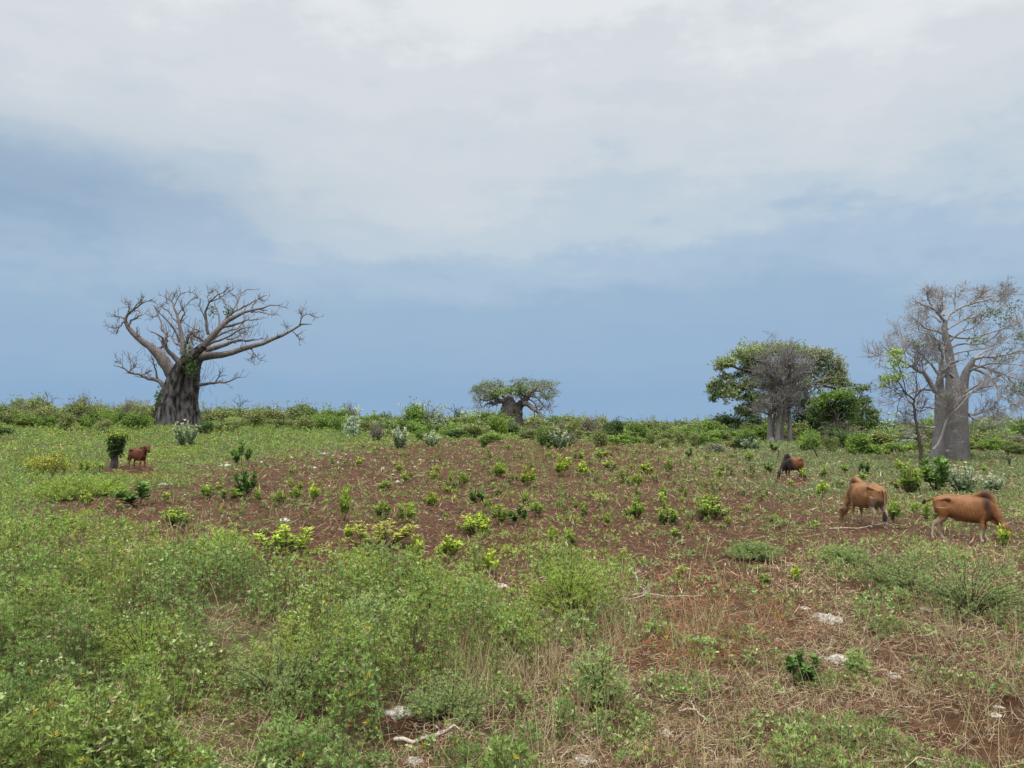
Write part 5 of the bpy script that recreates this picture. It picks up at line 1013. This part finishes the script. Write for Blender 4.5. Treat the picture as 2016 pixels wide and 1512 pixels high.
# ------------------------------------------------------------------ cattle
class Solid:
    def __init__(s): s.v = []; s.f = []
    def ring_loft(s, secs, n=22, e=2.2):
        """secs: (x, y, z, half height, half width); rings square to the path in the x-z plane"""
        S_ = np.array(secs, float); c = S_[:, :3]; T = unit(np.gradient(c, axis=0)); b0 = len(s.v)
        a = np.arange(n) * 2 * np.pi / n; ca, sa = np.cos(a), np.sin(a)
        cx = np.sign(ca) * np.abs(ca) ** (2 / e); sx = np.sign(sa) * np.abs(sa) ** (2 / e)
        for k in range(len(S_)):
            t = T[k]; side = np.array([0, 1., 0]) - t * t[1]; side /= np.linalg.norm(side); up = np.cross(t, side)
            for i in range(n): s.v.append(c[k] + side * cx[i] * S_[k, 4] + up * sx[i] * S_[k, 3])
        for k in range(len(S_) - 1):
            for i in range(n): j = (i + 1) % n; s.f.append((b0 + k * n + i, b0 + k * n + j, b0 + (k + 1) * n + j, b0 + (k + 1) * n + i))
        s.f.append(tuple(b0 + i for i in range(n))[::-1]); s.f.append(tuple(b0 + (len(S_) - 1) * n + i for i in range(n)))
    def ball(s, c, rad, rot=0.0):
        b0 = len(s.v); nu, nv = 9, 14
        cr_, sr_ = math.cos(rot), math.sin(rot)
        for i in range(nu):
            u = math.pi * (i + .02) / (nu - 1 + .04)
            for j in range(nv):
                w_ = 2 * math.pi * j / nv; p = np.array([rad[0] * math.sin(u) * math.cos(w_), rad[1] * math.sin(u) * math.sin(w_), rad[2] * math.cos(u)])
                p = np.array([p[0] * cr_ + p[2] * sr_, p[1], -p[0] * sr_ + p[2] * cr_]); s.v.append(p + c)
        for i in range(nu - 1):
            for j in range(nv): k = (j + 1) % nv; s.f.append((b0 + i * nv + j, b0 + (i + 1) * nv + j, b0 + (i + 1) * nv + k, b0 + i * nv + k))
        s.f.append(tuple(b0 + j for j in range(nv))); s.f.append(tuple(b0 + (nu - 1) * nv + j for j in range(nv))[::-1])
def smooth_secs(secs, K):
    A = np.array(secs, float); n = len(A); d = np.concatenate([[0], np.cumsum(np.linalg.norm(np.diff(A[:, :3], axis=0), axis=1))]); d /= d[-1]
    m = np.gradient(A, d, axis=0); out = []
    for t in np.linspace(0, 1, K):
        i = min(np.searchsorted(d, t, 'right') - 1, n - 2); h = d[i + 1] - d[i]; u = (t - d[i]) / h
        out.append((2*u**3-3*u**2+1)*A[i] + (u**3-2*u**2+u)*h*m[i] + (-2*u**3+3*u**2)*A[i+1] + (u**3-u**2)*h*m[i+1])
    out = np.array(out); out[:, 3:] = np.maximum(out[:, 3:], .006); return out
M_HIDE, _t, _b = mat('hide')
_a = _t.nodes.new('ShaderNodeAttribute'); _a.attribute_name = 'Col'; _n = _t.nodes.new('ShaderNodeTexNoise'); _n.inputs['Scale'].default_value = 7; _n.inputs['Detail'].default_value = 6
_tc = _t.nodes.new('ShaderNodeTexCoord'); _t.links.new(_tc.outputs['Object'], _n.inputs[0])
_mr = _t.nodes.new('ShaderNodeMapRange'); _mr.inputs[1].default_value = .3; _mr.inputs[2].default_value = .7; _mr.inputs[3].default_value = .68; _mr.inputs[4].default_value = 1.25; _t.links.new(_n.outputs[0], _mr.inputs[0])
_vm = _t.nodes.new('ShaderNodeVectorMath'); _vm.operation = 'SCALE'; _t.links.new(_a.outputs['Color'], _vm.inputs[0]); _t.links.new(_mr.outputs[0], _vm.inputs['Scale'])
_t.links.new(_vm.outputs[0], _b.inputs['Base Color']); _b.inputs['Roughness'].default_value = .62; _b.inputs['Specular IOR Level'].default_value = .3
_b.inputs['Sheen Weight'].default_value = .0
M_HORN, _t2, _b2 = mat('horn'); _b2.inputs['Base Color'].default_value = (.20, .17, .14, 1); _b2.inputs['Roughness'].default_value = .5
M_HAIR, _t3, _b3 = mat('tail_hair'); _b3.inputs['Base Color'].default_value = (.02, .015, .013, 1); _b3.inputs['Roughness'].default_value = .7

def cow(name, label, feet_px, heading, scale, graze=True, legs=((0, 0), (0, 0), (0, 0), (0, 0)), head_yaw=0.0, hump=1.0, horns=.16, udder=False, tail=0, coat=None, lean=1.0, horn_up=.3):
    """legs: fore/aft swing of the foot in metres for front near(+y), front far(-y), hind near, hind far"""
    s = Solid()
    tor = [(-.78, 0, .96, .05, .05), (-.755, 0, .965, .13, .10), (-.70, 0, .95, .20, .155), (-.58, 0, .925, .25, .20), (-.45, 0, .90, .28, .215 * lean), (-.30, 0, .875, .295, .205 * lean), (-.12, 0, .85, .325, .235 * lean), (.06, 0, .835, .345, .26 * lean), (.24, 0, .83, .35, .255 * lean), (.40, 0, .84, .35, .215), (.53, 0, .865, .32, .175), (.64, 0, .885, .26, .14), (.73, 0, .89, .18, .11)]
    s.ring_loft(smooth_secs(tor, 30), 30, 2.15)
    # spine ridge, hump, hip and pin bones, shoulder blade, brisket, dewlap
    s.ring_loft([(-.76, 0, 1.07, .02, .02), (-.6, 0, 1.135, .035, .04), (-.42, 0, 1.175, .04, .05), (-.1, 0, 1.165, .04, .05), (.2, 0, 1.175, .045, .05), (.42, 0, 1.19, .05, .05), (.6, 0, 1.12, .04, .04)], 12)
    if hump: s.ring_loft(smooth_secs([(.16, 0, 1.16, .04, .05), (.30, 0, 1.19, .07, .07), (.40, 0, 1.22 + .02 * hump, .10 * hump, .085), (.48, 0, 1.215 + .04 * hump, .125 * hump, .085), (.56, 0, 1.20 + .03 * hump, .12 * hump, .08), (.64, 0, 1.13, .11, .075), (.72, 0, 1.03, .07, .07)], 16), 16)
    for sy in (1, -1):
        s.ball((-.40, sy * .185, 1.10), (.075, .045, .055), .3); s.ball((-.73, sy * .085, 1.02), (.05, .035, .05)); s.ball((.46, sy * .135, .92), (.12, .06, .22), .25)
        s.ball((-.56, sy * .13, .86), (.17, .085, .20), .3)
        s.ring_loft(smooth_secs([(-.40, sy * .19, 1.11, .03, .03), (-.55, sy * .17, 1.08, .03, .03), (-.72, sy * .09, 1.03, .03, .03)], 8), 8)
    if graze:
        neck = [(.52, 0, .95, .25, .13), (.66, 0, .87, .20, .11), (.78, 0, .74, .145, .088), (.87, 0, .61, .112, .074), (.94, 0, .51, .10, .07)]
        head = [(.93, 0, .535, .06, .075), (.96, 0, .485, .105, .105), (1.00, 0, .395, .125, .12), (1.035, 0, .31, .115, .105), (1.07, 0, .21, .09, .08), (1.10, 0, .125, .072, .066), (1.12, 0, .06, .068, .068), (1.13, 0, .02, .042, .046)]
        poll = np.array([.955, 0, .50]); hd = unit(np.array([.17, 0, -.40])); nk = (.60, 0)
        dew = [(.62, 0, .60, .05, .02), (.74, 0, .55, .07, .018), (.85, 0, .48, .05, .015)]
    else:
        neck = [(.50, 0, .94, .26, .14), (.60, 0, .99, .22, .125), (.69, 0, 1.07, .18, .11), (.77, 0, 1.15, .15, .10), (.82, 0, 1.22, .13, .09)]
        head = [(.76, 0, 1.33, .05, .06), (.80, 0, 1.305, .105, .105), (.86, 0, 1.25, .125, .12), (.92, 0, 1.19, .115, .105), (.98, 0, 1.11, .09, .085), (1.035, 0, 1.04, .075, .07), (1.07, 0, .99, .07, .07), (1.09, 0, .965, .04, .045)]
        poll = np.array([.80, 0, 1.37]); hd = unit(np.array([.30, 0, -.34])); nk = (.62, 0)
        dew = [(.60, 0, .72, .07, .02), (.68, 0, .84, .07, .018), (.75, 0, .98, .05, .015)]
    s.ring_loft(smooth_secs(neck, 14), 22); s.ring_loft(smooth_secs(head, 16), 20, 2.3); s.ring_loft(smooth_secs(dew, 8), 10)
    up = np.cross(hd, [0, 1, 0]); up = up if up[0] < 0 or graze else up
    fr = unit(np.cross([0, 1, 0], hd)); fr = fr if (fr[0] > 0 if graze else fr[2] > 0) else -fr      # outward from the forehead
    for sy in (1, -1):
        e0 = poll + hd * .07 - fr * .03; e1 = e0 + np.array([0, sy * .27, .0]) - hd * -.03 + np.array([0, 0, -.02])
        E = [(*(e0 + np.array([0, sy * .05, 0])), .03, .02), (*(e0 * .6 + e1 * .4), .05, .022), (*(e0 * .25 + e1 * .75), .045, .018), (*e1, .012, .01)]
        # ear: loft along y needs its own frame, made of overlapping flat balls
        for k in range(7):
            u = k / 6; c = e0 * (1 - u) + e1 * u; wdt = .02 + .042 * math.sin(math.pi * min(1, u * .9 + .12)); s.ball(c, (wdt * .55, .028, wdt), .4 if graze else -.2)
        s.ball(poll + hd * .145 + fr * .045 + np.array([0, sy * .072, 0]), (.028, .018, .026))           # brow and eye socket
        s.ball(poll + hd * .42 + fr * .01 + np.array([0, sy * .04, 0]), (.02, .016, .02))                # nostril rim
    L = [(.47, .105), (.47, -.105), (-.56, .12), (-.56, -.12)]
    soles = []
    for k, (x0, y0) in enumerate(L):
        sw = legs[k][0]; lift = legs[k][1]
        if k < 2: pts = [(x0 - .02, .78, .13, .075), (x0 - .03, .62, .095, .062), (x0 - .01, .50, .062, .047), (x0 + .01, .375, .052, .042), (x0 + .005, .34, .040, .034), (x0, .20, .029, .026), (x0, .125, .036, .032), (x0 + .025, .07, .03, .03), (x0 + .04, .045, .042, .038), (x0 + .05, .0, .052, .044)]
        else: pts = [(x0 + .03, .86, .19, .10), (x0 + .05, .72, .155, .085), (x0 + .055, .60, .105, .06), (x0 - .02, .50, .07, .045), (x0 - .085, .42, .055, .038), (x0 - .095, .37, .043, .034), (x0 - .07, .22, .030, .027), (x0 - .055, .125, .037, .033), (x0 - .03, .07, .03, .03), (x0 - .015, .045, .042, .038), (x0 - .005, .0, .052, .044)]
        sec = []
        for (x, z, hx, hy) in pts:
            g = np.clip((.80 - z) / .80, 0, 1); yy = y0 * (1 + .18 * (1 - g)) ; sec.append((x + sw * g, yy, max(z, 0) + lift * g, hx, hy))
        s.ring_loft(smooth_secs(sec, 30), 16)
    if udder: s.ball((-.42, 0, .60), (.14, .09, .11)); [s.ball((-.42 + dx, sy * .045, .49), (.018, .018, .045)) for dx in (-.05, .06) for sy in (1, -1)]
    else: s.ball((-.18, 0, .54), (.08, .03, .04))
    tl = {0: [(-.76, 0, 1.07), (-.82, 0, 1.02), (-.855, 0, .90), (-.86, 0, .72), (-.855, 0, .55), (-.85, .01, .42)], 1: [(-.74, 0, 1.08), (-.82, .03, 1.07), (-.90, .08, 1.02), (-.97, .13, .98), (-1.0, .15, .96)], 2: [(-.76, 0, 1.07), (-.83, 0, 1.0), (-.90, .02, .88), (-.97, .03, .74), (-1.02, .03, .68)]}[tail]
    s.ring_loft(smooth_secs([(*p, .030 - .003 * i, .030 - .003 * i) for i, p in enumerate(tl)], 16), 10)
    V = np.array(s.v)
    me = bpy.data.meshes.new('rough'); me.from_pydata([tuple(v) for v in V], [], s.f); bm = bmesh.new(); bm.from_mesh(me); bmesh.ops.recalc_face_normals(bm, faces=bm.faces); bm.to_mesh(me); bm.free()
    tmp = bpy.data.objects.new('rough', me); COL.objects.link(tmp)
    md = tmp.modifiers.new('r', 'REMESH'); md.mode = 'VOXEL'; md.voxel_size = .013; sm = tmp.modifiers.new('s', 'SMOOTH'); sm.iterations = 4; sm.factor = .5
    body = bpy.data.meshes.new_from_object(tmp.evaluated_get(bpy.context.evaluated_depsgraph_get())); bpy.data.objects.remove(tmp); bpy.data.meshes.remove(me)
    n = len(body.vertices); co = np.empty(n * 3); body.vertices.foreach_get('co', co); co = co.reshape(-1, 3)
    # ribs and the hollow of the flank
    x, y, z = co.T; side = S(.12, .2, np.abs(y)) * S(-.30, -.15, x) * (1 - S(.28, .38, x)) * S(.62, .72, z) * (1 - S(1.05, 1.12, z))
    co[:, 1] += np.sign(y) * side * .0022 * (.4 + 1.2 * fbm(x * 5, z * 5, 2)) * np.sin((x + (z - .8) * .25) * 2 * np.pi / .085)
    fl = np.exp(-((x + .33) / .10) ** 2 - ((z - .98) / .09) ** 2) * S(.1, .16, np.abs(y)); co[:, 1] -= np.sign(y) * fl * .035
    base = co.copy()
    c, a0 = coat(base)
    ca = body.color_attributes.new('Col', 'FLOAT_COLOR', 'POINT'); cc = np.ones((n, 4), np.float32); cc[:, :3] = c; ca.data.foreach_set('color', cc.ravel())
    def bend(p):                                # turn head and neck to the side
        p = np.array(p, float); w_ = S(.55, .95, p[:, 0])
        if graze: w_ = np.maximum(w_, S(.62, .9, p[:, 0]))
        a = head_yaw * w_; px_, py_ = p[:, 0] - .6, p[:, 1]; q = p.copy(); q[:, 0] = .6 + px_ * np.cos(a) - py_ * np.sin(a); q[:, 1] = px_ * np.sin(a) + py_ * np.cos(a); return q
    co = bend(co); body.vertices.foreach_set('co', co.astype(np.float32).ravel()); body.polygons.foreach_set('use_smooth', np.ones(len(body.polygons), dtype=bool)); body.update()
    pos = on_ground(*feet_px); pos[2] -= .02
    t = thing(name, label, 'calf' if name == 'calf' else 'cow' if name != 'bull' else 'bull', pos, 'grazing cattle'); t.rotation_euler = (0, 0, heading); t.scale = (scale * (.93 if tail == 1 else 1), scale, scale)
    body.materials.clear(); o = link('body', body, M_HIDE, t)
    if horns:
        for sy in (1, -1):
            p0 = poll + np.array([0, sy * .06, 0]) + hd * .01
            if graze: P = np.array([p0, p0 + [.02, sy * horns * .5, .02], p0 + [.06, sy * horns * .95, .02 + horn_up * .05], p0 + [.12, sy * horns * 1.2, .03 + horn_up * .1]])
            else: P = np.array([p0, p0 + [0, sy * horns * .5, .03], p0 + [.02, sy * horns * .8, .08], p0 + [.03, sy * horns * .8, .13]])
            P, R = resample(P, [.026, .022, .015, .005], 8); v, q = tubes(P[None], R[None], 8); b = Buf(); b.add(bend(v), q, GREY); link('horn', b.mesh('horn', True), M_HORN, t)
    e = np.array(tl[-1]); r = np.random.default_rng(3); b = Buf(); m_ = 60
    dn = {0: (0, 0, -1), 1: (-.55, .3, -.75), 2: (-.2, 0, -1)}[tail]; P0 = e + r.normal(size=(m_, 3)) * .012 + np.array([0, 0, .04]); D = unit(np.array(dn) + r.normal(size=(m_, 3)) * .13)
    ln = r.uniform(.14, .26, m_)[:, None] * (.4 if tail == 1 else 1); P = np.stack([P0, P0 + D * ln * .5 + r.normal(size=(m_, 3)) * .01, P0 + D * ln + [0, 0, -.02]], 1); v, q = tubes(P, np.array([[.010, .012, .004]]).repeat(m_, 0), 4); b.add(v, q, GREY); link('tail_tuft', b.mesh('tail_tuft', True), M_HAIR, t)
    b = Buf()
    for sy in (1, -1):
        c_ = poll + hd * .15 + fr * .045 + np.array([0, sy * .088, 0]); P = np.array([[c_ + [0, -sy * .012, 0], c_, c_ + [0, sy * .006, 0]]]); v, q = tubes(P, np.array([[.013, .013, .004]]), 8); b.add(bend(v.reshape(-1, 3)), q, GREY)
    link('eyes', b.mesh('eyes', True), M_HAIR, t)
    return t
def mixn(a, b, w): return a * (1 - w[:, None]) + np.asarray(b) * w[:, None]
def coat_tan(co, base=(.195, .080, .027), pale=(.47, .38, .29), dark=(.032, .013, .008), humpdark=1.0, neckdark=.4):
    x, y, z = co.T; c = np.tile(np.array(base), (len(co), 1))
    c = mixn(c, np.array(base) * 1.25, .6 * (1 - S(.55, .80, z)) * S(-.7, -.3, x) * (1 - S(.4, .6, x)))
    c = mixn(c, dark, humpdark * .80 * np.clip(1.25 * np.exp(-((x - .56 + (z - 1.1) * .14) / (.10 + .05 * S(1.0, 1.3, z))) ** 2), 0, 1) * S(.50, .80, z))
    c = mixn(c, dark, neckdark * S(.62, .8, x) * (1 - S(.45, .8, z)) * .6)
    c = mixn(c, pale, .9 * (1 - S(.26, .58, z + np.where(x < 0, -.06, .08))) * (x < .62))                   # pale lower legs
    c = mixn(c, pale, .7 * np.exp(-((x + .42) / .16) ** 2) * (1 - S(.55, .64, z)))                             # udder and groin
    c = mixn(c, (.05, .035, .03), S(.0, .05, .05 - z))                                                         # hooves
    return c, 0
cattle_mid = lambda co: coat_tan(co, (.205, .092, .033), (.44, .345, .26), humpdark=.35, neckdark=.3)
def coat_mid(co):
    c, _ = cattle_mid(co); x, y, z = co.T
    c = mixn(c, (.30, .235, .185), .6 * (1 - S(-.60, -.5, x)) * (1 - S(.7, .95, z)) ); c = mixn(c, (.30, .19, .11), .45 * (1 - S(.60, .75, z)) * (x > -.4)); return c, 0
def coat_bull(co):
    x, y, z = co.T; c = np.tile(np.array((.16, .055, .018)), (len(co), 1)); c = mixn(c, (.022, .011, .010), S(.12, .42, x)); c = mixn(c, (.03, .014, .01), .8 * (1 - S(.45, .66, z))); c = mixn(c, (.26, .2, .16), .7 * (1 - S(.16, .3, z)) * (x > .2) * (x < .6)); return c, 0
def coat_calf(co):
    x, y, z = co.T; c = np.tile(np.array((.105, .030, .013)), (len(co), 1)); c = mixn(c, (.09, .026, .014), .6 * np.exp(-((x + .6) / .15) ** 2)); c = mixn(c, (.30, .14, .08), .3 * (1 - S(.52, .60, z)) * (z > .35)); c = mixn(c, (.03, .015, .012), S(1.03, 1.07, x) + S(.0, .06, .06 - z)); return c, 0
D2 = math.radians
cow('cow', 'tan humped cow grazing at the right edge with head down and both horns spread', (1900, 1063), D2(-30), .93, True, ((.05, 0), (-.10, 0), (.02, 0), (-.24, 0)), head_yaw=D2(-22), hump=.85, horns=.26, tail=1, coat=coat_tan)
cow('cow', 'bony tan cow grazing with its rump turned to the viewer, hanging tail and udder showing', (1707, 1034), D2(97), 1.0, True, ((.06, 0), (-.05, 0), (.14, 0), (-.12, 0)), head_yaw=D2(14), hump=.8, horns=.12, udder=True, tail=0, coat=coat_mid, lean=1.08)
cow('bull', 'brown bull with black hump and neck grazing farther back in the field', (1562, 943), D2(212), .94, True, ((.04, 0), (-.06, 0), (.05, 0), (-.05, 0)), head_yaw=D2(-14), hump=1.35, horns=.10, tail=0, coat=coat_bull, lean=1.1)
cow('calf', 'reddish brown calf standing with raised head beside the creeper-covered stump', (271, 924), D2(-36), .98, False, ((.08, 0), (-.02, 0), (.02, 0), (-.06, 0)), head_yaw=D2(6), hump=.5, horns=0, tail=2, coat=coat_calf, lean=.95)
